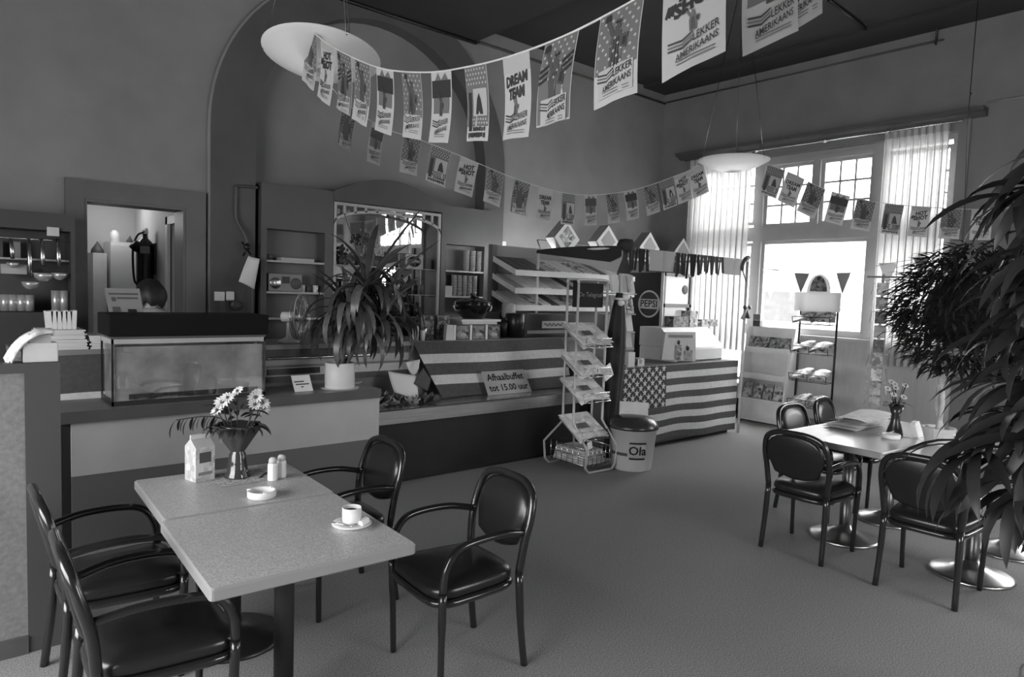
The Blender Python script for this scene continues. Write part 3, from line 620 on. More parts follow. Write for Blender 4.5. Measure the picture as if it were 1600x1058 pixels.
for hi, hd in enumerate(heads):
    for k in range(24):
        a = 2*PI*k/24*2.4+random.uniform(-.3, .3); kind = random.choice((0, 0, 1, 1, 2))
        me = leafmesh(.58, .054, (62, 40, 80)[kind], (155, 160, 60)[kind], G('dracaena_leaf', .055, .38, noise=(9, .35)) if k % 2 else G('dracaena_leaf_pale', .12, .38, noise=(9, .35)), .3, 9)
        leaf(me, dp, hd+Vector((0, 0, random.uniform(-.1, .04))), a, 0, 0, random.uniform(.75, 1.15))
for (tx, ty) in ((535, 325), (660, 322), (655, 415), (690, 372)):   # the few long stiff leaves that rise above the rest
    hd = heads[2] if tx != 690 else heads[1]; e = PY(tx, ty, 5.08); dvec = e-hd; Lh = math.hypot(dvec.x, dvec.y)
    leaf(leafmesh(1, .055, 4, 8, LEAF2, .3, 8), dp, hd, math.atan2(dvec.y, dvec.x), -math.atan2(dvec.z, Lh), 0, dvec.length)
cdo = thing('price_card', 'small white price card leaning on the ledge beside the pot', 'card', (2.20, 5.02, .873), .05)
MB().prism([(-.075, 0, 0), (.075, 0, 0), (.065, .05, .12), (-.085, .05, .12)], (0, .006, 0)).build('card', PAPER, cdo, True)
for z, a, b in ((.05, -.06, .05), (.07, -.07, .01), (.03, -.02, .0)): MB().poly([(a, .05*z/.12-.002, z), (b, .05*z/.12-.002, z), (b, .05*(z+.008)/.12-.002, z+.008), (a, .05*(z+.008)/.12-.002, z+.008)]).build('lettering', BLACK, cdo, True)
tag(MB().lathe([(.001, 0), (.07, 0), (.09, .012), (.085, .014), (.001, .006)], (2.70, 5.25, .873), 20, 0, True, 1.3, .8).build('small_dish', OFFW), 'white flat dish on the ledge right of the plant pot', 'dish')
# left end: paper stacks, box and cloth on the counter
for i, (x0, x1, y0, z0, z1, lab) in enumerate(((.58, .84, 5.52, 1.196, 1.265, 'thick lower stack of white paper bags at the left counter end'), (.56, .83, 5.54, 1.266, 1.33, 'upper stack of white paper bags on the lower one'), (.86, 1.06, 5.53, 1.196, 1.29, 'white paper stack beside the fish tank hood'))):
    t = thing('paper_stack', lab, 'paper stack', ((x0+x1)/2, y0+.15, z0)); nn = 7
    for k in range(nn):
        dz = (z1-z0)/nn; j = random.uniform(-.012, .012); B(x0+j, y0+j, z0+dz*k, x1+j, y0+.32+j, z0+dz*(k+.9)).build('sheet', PAPER, t)
nk = thing('napkin_bundle', 'upright bundle of white paper bags on top of the stacks', 'napkins', (.70, 5.68, 1.331))
for k in range(6): MB().prism([(.62+.028*k, 5.6, 1.331), (.645+.028*k, 5.6, 1.331), (.65+.028*k, 5.6, 1.455+.008*(k % 2)), (.61+.028*k, 5.6, 1.455)], (0, .14, 0)).build('bag', PAPER, nk)
tb = thing('box', 'small cream box with cloth draped over it on the divider', 'box', PY(58, 560, 3.70)); bx = PY(58, 561, 3.70)
bev(B(bx.x-.055, 3.66, 1.313, bx.x+.075, 3.74, 1.40).build('carton', OFFW, tb), .004)
B(bx.x-.03, 3.665, 1.40, bx.x+.05, 3.735, 1.435).build('lid', LGREY, tb)
ck = MB().grid(lambda u, v: (bx.x-.10+.16*u-.02*v*(1-u), 3.64+.1*v+.01*math.sin(9*u), 1.445+.015*math.sin(8*v)-.13*(1-u)**3), 12, 6); o = ck.build('dish_cloth', G('cloth_white', .6, .9, noise=(40, .25)))
o.modifiers.new('thick', 'SOLIDIFY').thickness = .008; tag(o, 'white crumpled dish cloth hanging over the small box', 'cloth')
# ================================================================== BACK SHELVING in the niche
sh = thing('wall_shelving', 'dark built-in shelving with arched centre and mirror in the niche', 'shelving', (4.1, 7.1, 0))
SHV = G('shelving_paint', .085, .5, noise=(3, .1)); SHI = G('shelving_inside', .15, .6); SHW = G('shelf_edge', .40, .5)
y0, y1 = 6.98, 7.20
f = MB()
for a in ((2.58, 0, 2.64, 2.71), (3.27, 0, 3.365, 2.71), (2.64, 2.255, 3.27, 2.71), (2.64, 0, 3.27, 1.0), (4.785, 0, 4.86, 2.72), (5.455, 0, 5.60, 2.72), (4.86, 2.255, 5.455, 2.72), (4.86, 0, 5.455, 1.0), (3.365, 0, 4.785, 1.0)):
    f.box(a[0], y0, a[1], a[2], y1, a[3])
f.build('frame', SHV, sh)
pa2 = [(3.365, 2.615), (4.785, 2.625)]+[(4.785-1.42*i/14, 2.72+.20*math.sin(PI*i/14)) for i in range(15)]
MB().prism([(x, y0-.01, z) for x, z in pa2], (0, .2, 0)).build('arched_header', DTRIM, sh)
for x0, x1, zs in ((2.64, 3.27, (1.342, 1.613, 1.935)), (4.86, 5.455, (1.342, 1.615, 1.932))):
    B(x0, y1-.02, 1.0, x1, y1-.005, 2.255).build('back_panel', SHI, sh)
    for z in zs: B(x0, y0+.005, z-.02, x1, y1-.02, z).build('shelf', SHW, sh)
B(3.365, y1-.02, 1.0, 4.785, y1-.008, 2.62).build('mirror', MIRROR, sh)
for z in (1.35, 1.62, 1.93): B(3.40, 7.04, z-.008, 4.75, y1-.02, z).build('glass_shelf', G('glass_shelf', .35, .1), sh)
# white trellis arch in front of the mirror
tr = MB().box(3.375, 6.985, 2.575, 4.775, 7.01, 2.605).box(3.375, 6.985, 1.2, 3.405, 7.01, 2.575).box(4.745, 6.985, 1.2, 4.775, 7.01, 2.575)
ap = [(4.075+.70*math.cos(a), 2.36+.17*math.sin(a)) for a in [PI*i/16 for i in range(17)]]
for (xa, za), (xb, zb) in zip(ap[:-1], ap[1:]): tr.prism([(xa, 6.985, za), (xb, 6.985, zb), (xb, 6.985, zb+.03), (xa, 6.985, za+.03)], (0, .025, 0))
tr.build('trellis_arch', LGREY, sh)
for x in (3.50, 3.63, 3.76, 3.90, 4.25, 4.40, 4.53, 4.65):
    zz = 2.36+.17*math.sqrt(max(0, 1-((x-4.075)/.70)**2))+.01; B(x-.012, 6.985, zz, x+.012, 7.01, 2.58).build('trellis_bar', LGREY, sh)
# things on the shelves
def on(name, label, cat, mb, mat, group=None): return tag(mb.build(name, mat), label, cat, group)
rd = thing('radio', 'silver portable radio on the left shelf', 'radio', (2.86, 7.06, 1.614))
bev(B(2.67, 7.0, 1.614, 3.03, 7.12, 1.80).build('case', MGREY, rd), .01)
MB().lathe([(.001, .006), (.055, .006), (.06, 0)], (0, 0, 0), 18).xf(Matrix.Translation((2.74, 6.998, 1.70)) @ Matrix.Rotation(PI/2, 4, 'X')).build('speaker', STEEL, rd)
MB().lathe([(.001, .006), (.055, .006), (.06, 0)], (0, 0, 0), 18).xf(Matrix.Translation((2.96, 6.998, 1.70)) @ Matrix.Rotation(PI/2, 4, 'X')).build('speaker', DGREY, rd)
B(2.81, 6.994, 1.70, 2.89, 7.0, 1.77).build('tuner', BLACK, rd)
on('book', 'flat pale folders lying on the upper left shelf', 'folder', B(2.80, 7.0, 1.936, 3.16, 7.15, 1.968), LGREY)
on('wire_basket', 'small dark basket on the upper left shelf', 'basket', MB().lathe([(.04, 0), (.06, .06), (.055, .06), (.035, .01)], (2.69, 7.08, 1.936), 12), DGREY)
for i in range(4):
    t = thing('mug', ('leftmost', 'second', 'third', 'rightmost')[i]+' mug in the row behind the fan on the left shelf', 'mug', (2.98+.075*i, 7.06, 1.614), 0, 'mugs on the left shelf')
    MB().lathe([(.001, 0), (.028, 0), (.030, .075), (.026, .075), (.024, .01), (.001, .008)], (2.98+.075*i, 7.06, 1.614), 14).build('body', WHITE if i % 2 else DGREY, t)
    MB().tube(smooth([(2.98+.075*i, 7.03, 1.675), (2.98+.075*i, 7.0, 1.66), (2.98+.075*i, 7.03, 1.63)], 4), .005, 6).build('handle', WHITE if i % 2 else DGREY, t)
# stacks of paper cups on the right shelves: every column of nested cups is one column thing
CUPW = G('paper_cup', .30, .6)
def cupstack(x, y, z, n, lab, r0=.040):
    t = thing('paper_cup_stack', lab, 'cups', (x, y, z), 0, 'paper cup stacks on the right shelves'); pm = None
    for k in range(n):
        if pm is None: o = MB().lathe([(r0*.8, 0), (r0, .05), (r0*1.06, .052), (r0*1.06, .058), (r0*.98, .058), (r0*.75, .02)], (0, 0, 0), 14).build('cup', CUPW, t, True); pm = o
        else: o = pm.copy(); COL.objects.link(o); o.parent = t
        o.location = (0, 0, .034*k)
ord_ = ('leftmost', 'second', 'third', 'fourth', 'fifth', 'rightmost')
for i, x in enumerate((5.22, 5.32, 5.42)): cupstack(x, 7.05, 1.933, 7, ord_[(0, 2, 5)[i]] + ' tall stack of paper cups on the upper right shelf')
for i, x in enumerate((5.06, 5.14, 5.22, 5.30, 5.38)): cupstack(x-.02, 7.05, 1.616, 7, ord_[i if i < 4 else 5]+' stack of paper cups on the middle right shelf', .036)
on('box', 'short pale box at the left of the middle right shelf', 'box', B(4.87, 7.0, 1.616, 4.98, 7.12, 1.74), LGREY)
# bottles and jars in front of the mirror
def bottle(x, y, z, h, r_, mat, lab, g='bottles and jars in front of the mirror'):
    t = thing('bottle', lab, 'bottle', (x, y, z), 0, g)
    MB().lathe([(.001, 0), (r_, 0), (r_, h*.62), (r_*.4, h*.78), (r_*.36, h*.95)], (x, y, z), 12).build('body', mat, t); MB().lathe([(r_*.42, h*.94), (r_*.42, h), (.001, h)], (x, y, z), 10).build('cap', DGREY, t)
for i in range(7): bottle(3.46+.19*i, 7.10, 1.62, .17+.03*(i % 3), .034, (DGREY, LGREY, BLACK)[i % 3], ord_[min(i, 4)] + ' bottle on the middle mirror shelf' if i < 5 else ('sixth' if i == 5 else 'rightmost')+' bottle on the middle mirror shelf')
for i in range(5): bottle(3.5+.26*i, 7.10, 1.35, .18+.02*(i % 2), .04, (BLACK, DGREY)[i % 2], (ord_[i] if i < 4 else 'rightmost')+' bottle on the lowest mirror shelf')
on('picture_card', 'pale framed card with dark oval on the mirror shelf', 'card', MB().box(4.36, 7.09, 1.93, 4.60, 7.11, 2.10), LGREY)
on('picture_print', 'dark oval flower print on the framed card', 'print', MB().lathe([(.001, .0), (.08, .0), (.001, .004)], (0, 0, 0), 18, 0, True, 1.2, .8).xf(Matrix.Translation((4.47, 7.086, 2.015)) @ Matrix.Rotation(PI/2, 4, 'X')), PRINTD)
on('box', 'dark upright tin beside the framed card', 'tin', B(4.62, 7.06, 1.93, 4.70, 7.13, 2.06), DGREY)
for i, (x, z) in enumerate(((3.50, 2.10), (3.58, 2.0), (3.80, 2.24), (3.95, 2.12))):
    t = thing('dried_bouquet', ('large dark', 'low', 'small high', 'pale')[i]+' dried bouquet on the upper mirror shelf', 'bouquet', (x, 7.08, 1.931), 0, 'dried bouquets by the mirror')
    MB().lathe([(.02, 0), (.03, .05), (.02, .09)], (x, 7.08, 1.931), 10).build('vase', DGREY, t)
    fl = MB()
    for k in range(34):
        a, e = random.uniform(0, 2*PI), random.uniform(-.6, 1.4); r_ = random.uniform(.03, .085); c = Vector((x+r_*math.cos(a)*math.cos(e), 7.06+.5*r_*math.sin(a), z+r_*math.sin(e)-.02))
        fl.ball(c, .018, 5, 3)
    fl.build('flower_heads', (BLACK, DGREY, DGREY, LGREY)[i], t); MB().tube([(x, 7.08, 2.0), (x, 7.06, z)], .004, 4).build('stem', DGREY, t)
# ------------------------------------------------------------------ tall dark cabinet with ladles on the far left
cb = thing('utensil_cabinet', 'tall dark open cabinet with ladle rail at the far left', 'cabinet', (.35, 6.8, 0))
CBM = G('cabinet_dark', .055, .5, noise=(3, .12)); cy0, cy1, xr, xl = 6.62, 6.98, .925, -.35
z_ = lambda py: PY(60, py, cy0).z
B(xl, cy0, 2.06, xr, cy1, PY(60, 331, cy0).z).build('header', CBM, cb)
B(xl, cy0, 0, xr, cy1, z_(488)).build('lower_cabinet', CBM, cb)
B(xl, cy1-.03, z_(488), xr, cy1, 2.06).build('back_panel', G('cabinet_back', .07, .5), cb)
B(xr-.03, cy0, z_(488), xr, cy1, 2.06).build('side_panel', CBM, cb); B(xl, cy0, z_(488), xl+.03, cy1, 2.06).build('side_panel', CBM, cb)
B(xl, cy0+.1, z_(404)-.015, xr-.03, cy1-.03, z_(404)).build('shelf', LGREY, cb)
hz = z_(374); MB().tube([(xl, cy0+.03, hz), (xr-.03, cy0+.03, hz)], .008, 6).build('hook_rail', STEEL, cb)
on('wall_timer', 'small white box on the cabinet header', 'box', bev(B(PY(73, 370, cy0).x, cy0-.03, PY(80, 369, cy0).z, PY(92, 370, cy0).x, cy0, PY(80, 355, cy0).z).build('x', OFFW), .004) and MB(), OFFW) if False else None
tag(bev(B(PY(73, 370, cy0).x, cy0-.03, PY(80, 369, cy0).z, PY(92, 370, cy0).x, cy0, PY(80, 355, cy0).z).build('wall_box', OFFW), .004), 'small white box fixed to the cabinet header', 'box')
for i, (x, yb, r_, lab) in enumerate(((20, 413, .042, 'small ladle, leftmost on the cabinet rail'), (48, 444, .062, 'long ladle hanging lowest on the cabinet rail'), (68, 431, .070, 'wide skimmer ladle hanging between two ladles'), (93, 430, .058, 'rightmost ladle near the cabinet side'))):
    a = PY(x-3, 373, cy0+.02); b_ = PY(x, yb, cy0+.02); t = thing('ladle', lab, 'ladle', b_, 0, 'ladles on the cabinet rail')
    MB().tube([a, a+(b_-a)*.5, b_+Vector((0, 0, r_))], [.012, .017, .014], 8, 0, False, True, .8).build('handle', STEEL, t)
    MB().lathe([(.001, -r_), (r_*.5, -r_*.87), (r_*.87, -r_*.5), (r_, 0), (r_*.97, 0), (r_*.8, -r_*.45), (.001, -r_*.9)], b_+Vector((0, 0, r_*.3)), 16).build('bowl', G('polished_tin', .62, .3, .55), t)
TIN = G('polished_tin', .62, .3, .55, noise=(4, .35, (14, 14, 1))); zc = z_(487)
for i, px0 in enumerate((8, 20, 34, 46)): tag(MB().lathe([(.034, 0), (.036, .13), (.033, .13), (.03, .01)], (PY(px0, 480, 6.72).x, 6.72, zc), 14).build('steel_beaker', TIN), ('leftmost', 'second', 'third', 'fourth')[i]+' steel beaker on the cabinet shelf', 'beaker', 'steel beakers in the cabinet')
for i, px0 in enumerate((88, 100)): tag(MB().lathe([(.034, 0), (.036, .17), (.033, .17), (.03, .01)], (PY(px0, 480, 6.72).x, 6.72, zc), 14).build('steel_beaker', TIN), ('tall bright steel beaker right of the gap', 'tall steel beaker beside the cabinet side')[i], 'beaker', 'steel beakers in the cabinet')
zs = z_(404)
for i in range(6): tag(B(-.05+.115*i, 6.80, zs, .0+.115*i, 6.9, zs+.13).build('jar', (DGREY, MGREY)[i % 2]), ('leftmost', 'second', 'third', 'fourth', 'fifth', 'rightmost')[i]+' dark spice jar behind the hanging ladles', 'jar', 'spice jars in the cabinet')
tag(B(PY(2, 430, 6.7).x, 6.7, PY(20, 428, 6.7).z, PY(42, 430, 6.7).x, 6.8, PY(20, 413, 6.7).z).build('food_box', LGREY), 'long pale box under the small ladle', 'box')
# ------------------------------------------------------------------ kitchen things
ex = thing('fire_extinguisher', 'large dark fire extinguisher with hose on the kitchen wall', 'fire extinguisher', (1.87, 8.6, 1.60))
MB().lathe([(.001, 0), (.088, 0), (.09, .02), (.09, .44), (.075, .51), (.035, .55), (.03, .60)], (1.87, 8.6, 1.60), 20).build('cylinder', G('extinguisher_paint', .02, .12, coat=.5), ex)
MB().box(1.84, 8.57, 2.20, 1.90, 8.63, 2.24).box(1.86, 8.50, 2.24, 1.88, 8.62, 2.26).build('valve', STEEL, ex)
MB().tube(smooth([(1.86, 8.58, 2.22), (1.78, 8.55, 2.17), (1.74, 8.55, 2.0), (1.75, 8.55, 1.7), (1.79, 8.55, 1.62)], 6), .012, 6).build('hose', BLACK, ex)
MB().tube([(1.80, 8.53, 2.1), (1.74, 8.56, 2.02)], [.045, .05], 10).build('horn', BLACK, ex); B(1.95, 8.5, 1.75, 1.97, 8.7, 2.1).build('bracket', DGREY, ex)
B(1.80, 8.505, 1.98, 1.90, 8.51, 2.06).build('label', LGREY, ex)
wc = thing('white_cupboard', 'tall white cupboard in the kitchen corner', 'cupboard', (1.72, 9.35, 0))
B(1.63, 9.15, 0, 1.955, 9.565, 2.12).build('body', WPAINT, wc); B(1.635, 9.14, 1.0, 1.955, 9.15, 2.08).build('door', WHITE, wc)
wc2 = thing('water_heater', 'narrow white cabinet with dark cone cap left of the cupboard', 'cabinet', (1.53, 9.4, 0))
B(1.46, 9.2, 0, 1.60, 9.565, 1.98).build('body', WPAINT, wc2); MB().lathe([(.07, 0), (.065, .04), (.001, .14)], (1.53, 9.35, 1.98), 10).build('cap', DGREY, wc2)
on('bottle', 'white bottle with dark cap on the kitchen cupboard', 'bottle', MB().lathe([(.05, 0), (.05, .10), (.02, .14)], (1.70, 9.3, 2.12), 12), WHITE)
on('paper_cone', 'small dark cone on top of the white cupboard', 'cone', MB().lathe([(.05, 0), (.001, .09)], (1.86, 9.3, 2.12), 10), DGREY)
# switches, dial and pipe beside the door
sw = thing('switch_box', 'pair of white switch boxes on the wall beside the niche', 'switch', (2.2, 7.0, 1.55))
a = PY(335, 462, 7.0); bev(B(a.x, 6.985, a.z-.05, a.x+.095, 7.015, a.z+.04).build('switch', WHITE, sw), .005); bev(B(a.x+.11, 6.985, a.z-.045, a.x+.19, 7.015, a.z+.045).build('switch', WHITE, sw), .012)
for k in (.03, .13): MB().tube([(a.x+k, 7.0, a.z-.05), (a.x+k+.02, 7.005, a.z-.4)], .005, 5).build('cable', DGREY, sw)
a = PY(368, 477, 7.0); tag(MB().lathe([(.001, .03), (.05, .03), (.055, .0)], (0, 0, 0), 18).xf(Matrix.Translation((a.x, 7.01, a.z)) @ Matrix.Rotation(PI/2, 4, 'X')).build('wall_dial', DGREY), 'round dark dial on the wall right of the switches', 'dial')
pp = smooth([PY(402, 293, 6.99), PY(372, 291, 6.98), PY(369, 300, 6.98), PY(369, 340, 6.98), PY(380, 362, 6.96), PY(388, 385, 6.95), PY(392, 420, 6.96), PY(395, 440, 6.96), PY(393, 500, 6.97), PY(393, 540, 6.97)], 4)
tag(MB().tube(pp, .014, 8).build('gas_pipe', DTRIM), 'thin bent pipe running down beside the niche', 'pipe')
tag(MB().ball(PY(386, 386, 6.93), .035, 10, 6).tube([PY(378, 378, 6.93), PY(392, 398, 6.93)], .012, 6).tube([PY(380, 400, 6.93), PY(388, 380, 6.93)], .012, 6).build('pipe_valve', BLACK), 'dark tap on the bent pipe', 'valve')
sheet('note_paper', 'white note sheet hanging from the bent pipe', 'paper', [PY(388, 400, 6.90), PY(405, 405, 6.90), PY(398, 452, 6.88), PY(373, 440, 6.88)], PAPER, .012)
# ================================================================== ON THE SERVING COUNTER
CZ = 1.196
fn_ = thing('desk_fan', 'white desk fan with round wire cage on the serving counter', 'fan', (2.40, 5.72, CZ))
MB().lathe([(.001, 0), (.09, 0), (.09, .012), (.045, .03), (.022, .05), (.018, .17)], (2.36, 5.72, CZ), 18).build('base', WHITE, fn_)
fc = Vector((2.45, 5.70, CZ+.215)); ax = Vector((.80, -.60, 0)).normalized(); s1 = Vector((.60, .80, 0)).normalized(); s2 = Vector((0, 0, 1))
MB().tube([fc-ax*.16, fc-ax*.15, fc-ax*.05], [.03, .045, .045], 12).build('motor', WHITE, fn_)
for off, R_ in ((-.04, .19), (0, .20), (.04, .19), (.055, .10), (.06, .04), (-.055, .10)):
    MB().tube([fc+ax*off+(s1*math.cos(2*PI*i/28)+s2*math.sin(2*PI*i/28))*R_ for i in range(28)], .0035 if off else .006, 5, closed=True).build('cage_ring', STEEL if off else LGREY, fn_)
for k in range(16):
    d_ = s1*math.cos(2*PI*k/16)+s2*math.sin(2*PI*k/16); MB().tube([fc+ax*.062+d_*.02, fc+ax*.055+d_*.10, fc+ax*.04+d_*.19, fc+d_*.20, fc-ax*.05+d_*.10], .002, 4).build('cage_wire', STEEL, fn_)
for k in range(3):
    a = 2*PI*k/3; d_ = s1*math.cos(a)+s2*math.sin(a); q = s1*-math.sin(a)+s2*math.cos(a)
    MB().grid(lambda u, v: fc+d_*(.03+.12*v)+q*(u-.5)*(.05+.06*v)+ax*(u-.5)*.04, 3, 3).build('blade', G('fan_blade', .20, .2), fn_)
MB().tube([fc-ax*.06, fc+ax*.05], .02, 10).build('hub', LGREY, fn_)
# tureen on a white tray
tu = thing('soup_tureen', 'glossy black soup pot with lid on the serving counter', 'pot', (4.40, 5.80, CZ+.19)); tz = 1.395
MB().lathe([(.001, 0), (.10, 0), (.12, .01), (.185, .10), (.20, .15), (.20, .165)], (4.40, 5.80, tz), 28).build('pot', G('black_enamel', .008, .06, coat=.6), tu)
MB().lathe([(.205, .165), (.19, .18), (.12, .205), (.04, .215), (.025, .23), (.03, .245), (.001, .255)], (4.40, 5.80, tz), 28).build('lid', G('black_enamel', .008, .06), tu)
for k in (-1, 1): MB().tube(smooth([(4.40+k*.195, 5.80, tz+.13), (4.40+k*.245, 5.80, tz+.14), (4.40+k*.235, 5.80, tz+.09), (4.40+k*.17, 5.80, tz+.085)], 4), .012, 6).build('handle', CHROME, tu)
MB().tube([(4.45, 5.78, tz+.22), (4.30, 5.70, tz+.26)], .012, 6).build('ladle_handle', BLACK, tu)
on('warming_stand', 'white stand plate under the black soup pot', 'stand', MB().box(4.18, 5.68, CZ, 4.64, 5.95, CZ+.175).box(4.14, 5.64, CZ+.175, 4.66, 5.97, CZ+.198), WHITE)
for i, x in enumerate((4.06, 4.26, 4.46)):
    t = thing('picture_box', ('leftmost', 'middle', 'rightmost')[i]+' dark picture box with a burger print on the counter', 'box', (x, 5.56, CZ), 0, 'picture boxes on the counter')
    B(x-.08, 5.51, CZ, x+.085, 5.62, CZ+.15).build('body', DGREY, t); B(x-.105, 5.51, CZ, x-.08, 5.62, CZ+.15).build('side', WHITE, t)
    B(x-.07, 5.507, CZ+.012, x+.075, 5.51, CZ+.14).build('print', PRINTD, t); MB().lathe([(.001, .004), (.035, .004), (.04, 0)], (0, 0, 0), 14, 0, True, 1.2, .6).xf(Matrix.Translation((x, 5.507, CZ+.05)) @ Matrix.Rotation(PI/2, 4, 'X')).build('burger_print', LGREY, t)
on('menu_card', 'plain white folded card left of the picture boxes', 'card', MB().prism([(3.86, 5.51, CZ), (3.97, 5.51, CZ), (3.965, 5.53, CZ+.15), (3.885, 5.53, CZ+.15)], (0, .05, 0)), PAPER)
k = 0
for i, (x, n) in enumerate(((3.74, 5), (3.93, 5))):
    for j in range(n):
        tag(B(x-.075, 5.66, CZ+.048*j, x+.075, 5.75, CZ+.048*j+.045).build('snack_pack', PRINTD), ('left', 'right')[i]+' stack behind the cards, '+('bottom', 'second', 'third', 'fourth', 'top')[j]+' dark snack pack', 'packet', 'stacked snack packs on the counter')
for i, (x, h_, mt_) in enumerate(((3.50, .16, WHITE), (3.58, .11, DGREY), (3.62, .10, WHITE), (3.68, .13, STEEL), (3.55, .14, LGREY))):
    tag(MB().lathe([(.022, 0), (.024, h_*.8), (.018, h_)], (x, 5.56+.05*(i % 2), CZ), 10).build('jar', mt_), ('tall white', 'dark low', 'short white', 'steel', 'pale grey')[i]+' jar on the counter behind the plant leaves', 'jar', 'jars on the counter')
# dark drink dispenser and its neighbour
dd = thing('drink_machine', 'wide black counter machine with a pale script plate', 'machine', (5.25, 5.8, CZ))
bev(B(4.98, 5.62, CZ, 5.78, 6.0, CZ+.26).build('body', BLACK, dd), .01); B(5.02, 5.61, CZ+.04, 5.76, 5.62, CZ+.075).build('trim_strip', MGREY, dd)
B(5.24, 5.612, CZ+.10, 5.62, 5.62, CZ+.18).build('name_plate', LGREY, dd); MB().tube(smooth([(5.27+.02*i, 5.608, CZ+.14+.018*math.sin(i*1.9)) for i in range(17)], 3), .004, 4).build('script', DGREY, dd)
tu2 = on('canister', 'round black canister at the left end of the counter machine', 'canister', MB().lathe([(.11, 0), (.11, .25), (.10, .26), (.001, .262)], (4.93, 5.72, CZ), 22), BLACK)
on('paper_roll', 'pale paper cylinders behind the black canister', 'paper roll', MB().lathe([(.075, 0), (.075, .14), (.02, .14)], (5.0, 5.92, CZ+.262-.262), 16).lathe([(.06, .2), (.08, .22), (.08, .36), (.02, .37)], (5.0, 5.92, CZ), 16), OFFW)
on('condiment_bottle', 'dark squeeze bottle between soup pot and canister', 'bottle', MB().lathe([(.05, 0), (.05, .15), (.015, .2)], (4.76, 5.72, CZ), 14), BLACK)
TL = G('fluorescent_tube', .8, .3, emit=38)
lt_ = thing('lamp_tube', 'bright vertical light tube beside the sweets shelf', 'lamp', PY(783, 427, 6.97)); MB().tube([PY(783, 390, 6.97), PY(782, 426, 6.97)], .02, 10).build('tube', TL, lt_); MB().tube([PY(783, 386, 6.97), PY(783, 390, 6.97)], .022, 10).tube([PY(782, 426, 6.97), PY(782, 430, 6.97)], .022, 10).build('end_cap', BLACK, lt_); B(5.77, 7.0, 1.95, 5.83, 7.03, 2.35).build('back_plate', OFFW, lt_)
lb_ = thing('added_wall_light', 'long added light strip out of view behind the sweets shelf panel', 'lamp', (6.1, 6.42, 2.1)); MB().tube([(5.25, 6.44, 2.17), (6.95, 6.44, 2.17)], .016, 10).build('tube', TL, lb_); B(5.2, 6.40, 2.10, 7.0, 6.425, 2.16).build('housing', WHITE, lb_)  # added lamp, out of view, brightens the back wall above the shelf
# ================================================================== SWEETS SHELF
ss = thing('sweets_shelf', 'stepped white sweets shelf with sloping trays behind the counter', 'shelf', (6.1, 6.15, 0))
SX0, SX1 = 5.06, 7.15
PB = G('perforated_panel', .22, .6); B(SX0, 6.36, 0, SX1, 6.40, 2.24).build('back_panel', PB, ss); B(SX0-.03, 6.11, 0, SX0, 6.40, 1.45).build('side_panel', DGREY, ss)
B(5.86, 5.85, 0, SX1, 6.36, 1.19).build('base', MGREY, ss); B(SX0-.02, 6.3, 1.3, SX0+.05, 6.36, 2.24).build('upright', DGREY, ss)
ORD = ('first', 'second', 'third', 'fourth', 'fifth', 'sixth', 'seventh', 'eighth', 'ninth', 'tenth', 'eleventh', 'twelfth', 'thirteenth', 'fourteenth', 'fifteenth', 'sixteenth', 'seventeenth', 'eighteenth', 'nineteenth', 'twentieth')
random.seed(5); cnt = 0; RN = ('top', 'middle', 'bottom')
for r_, (zb, zf) in enumerate(((2.06, 1.90), (1.86, 1.695), (1.66, 1.50))):
    yb, yf = 6.32, 5.90; dv_ = Vector((0, yf-yb, zf-zb)); nv = Vector((0, dv_.z, -dv_.y)).normalized(); nv = nv if nv.z > 0 else -nv
    MB().obox((SX0/2+SX1/2, (yb+yf)/2, (zb+zf)/2), ((SX1-SX0)/2, 0, 0), dv_/2, nv*.006).build('tray', OFFW, ss)
    MB().box(SX0, yf-.012, zf-.02, SX1, yf, zf+.045).build('price_rail', WHITE, ss); MB().obox((SX0, (yb+yf)/2, (zb+zf)/2+.02), (.008, 0, 0), dv_/2, nv*.03).build('tray_end', OFFW, ss)
    x = SX0+.03; i = 0
    while x < SX1-.15:
        wd = random.uniform(.10, .17); c = Vector((x+wd/2, (yb+yf)/2, (zb+zf)/2))+nv*.03
        o = MB().obox((0, 0, 0), (wd/2-.006, 0, 0), dv_*.46, nv*.022).build('sweets_box', random.choice((PRINTB, PAPER, OFFW, PRINTB, LGREY, DGREY, PAPER))); o.location = c
        tag(o, '%s box of sweets from the left on the %s sloping tray' % (ORD[i], RN[r_]), 'sweets box', 'sweets boxes on the %s tray' % RN[r_]); x += wd; i += 1
tag(MB().tube([(5.9, 6.47, 2.36), (9.1, 6.47, 2.36)], .008, 6).tube([(5.9, 6.47, 2.36), (5.9, 6.38, 2.2)], .008, 6).build('sign_rail', DGREY), 'thin dark rail carrying the diamond signs', 'rail')
# diamond shaped signs above it
for i, (px0, py0) in enumerate(((886, 373), (950, 379), (1015, 388), (1067, 396))):
    c = PY(px0, py0, 6.3); t = thing('diamond_sign', ('leftmost large', 'second', 'third', 'rightmost')[i]+' diamond box sign above the sweets shelf', 'sign', c, 0, 'diamond box signs'); R_ = .235; dp_ = .16
    pts = [(R_, 0), (0, R_), (-R_, 0), (0, -R_)]
    MB().prism([(c.x+a, c.y, c.z+b_) for a, b_ in pts], (0, dp_, 0), 0, 0).build('box', MGREY, t)
    MB().prism([(c.x+a*.97, c.y-.004, c.z+b_*.97) for a, b_ in pts], (0, .004, 0)).build('face', WHITE, t)
    MB().prism([(c.x+a*.62, c.y-.007, c.z+b_*.62+.02) for a, b_ in pts], (0, .003, 0)).build('print', PRINTA if i == 0 else LGREY, t)
    MB().text('IJS', .07, lambda a, b_: (c.x+a, c.y-.007, c.z-.155+b_), 0, .01).build('lettering', BLACK, t) if False else None
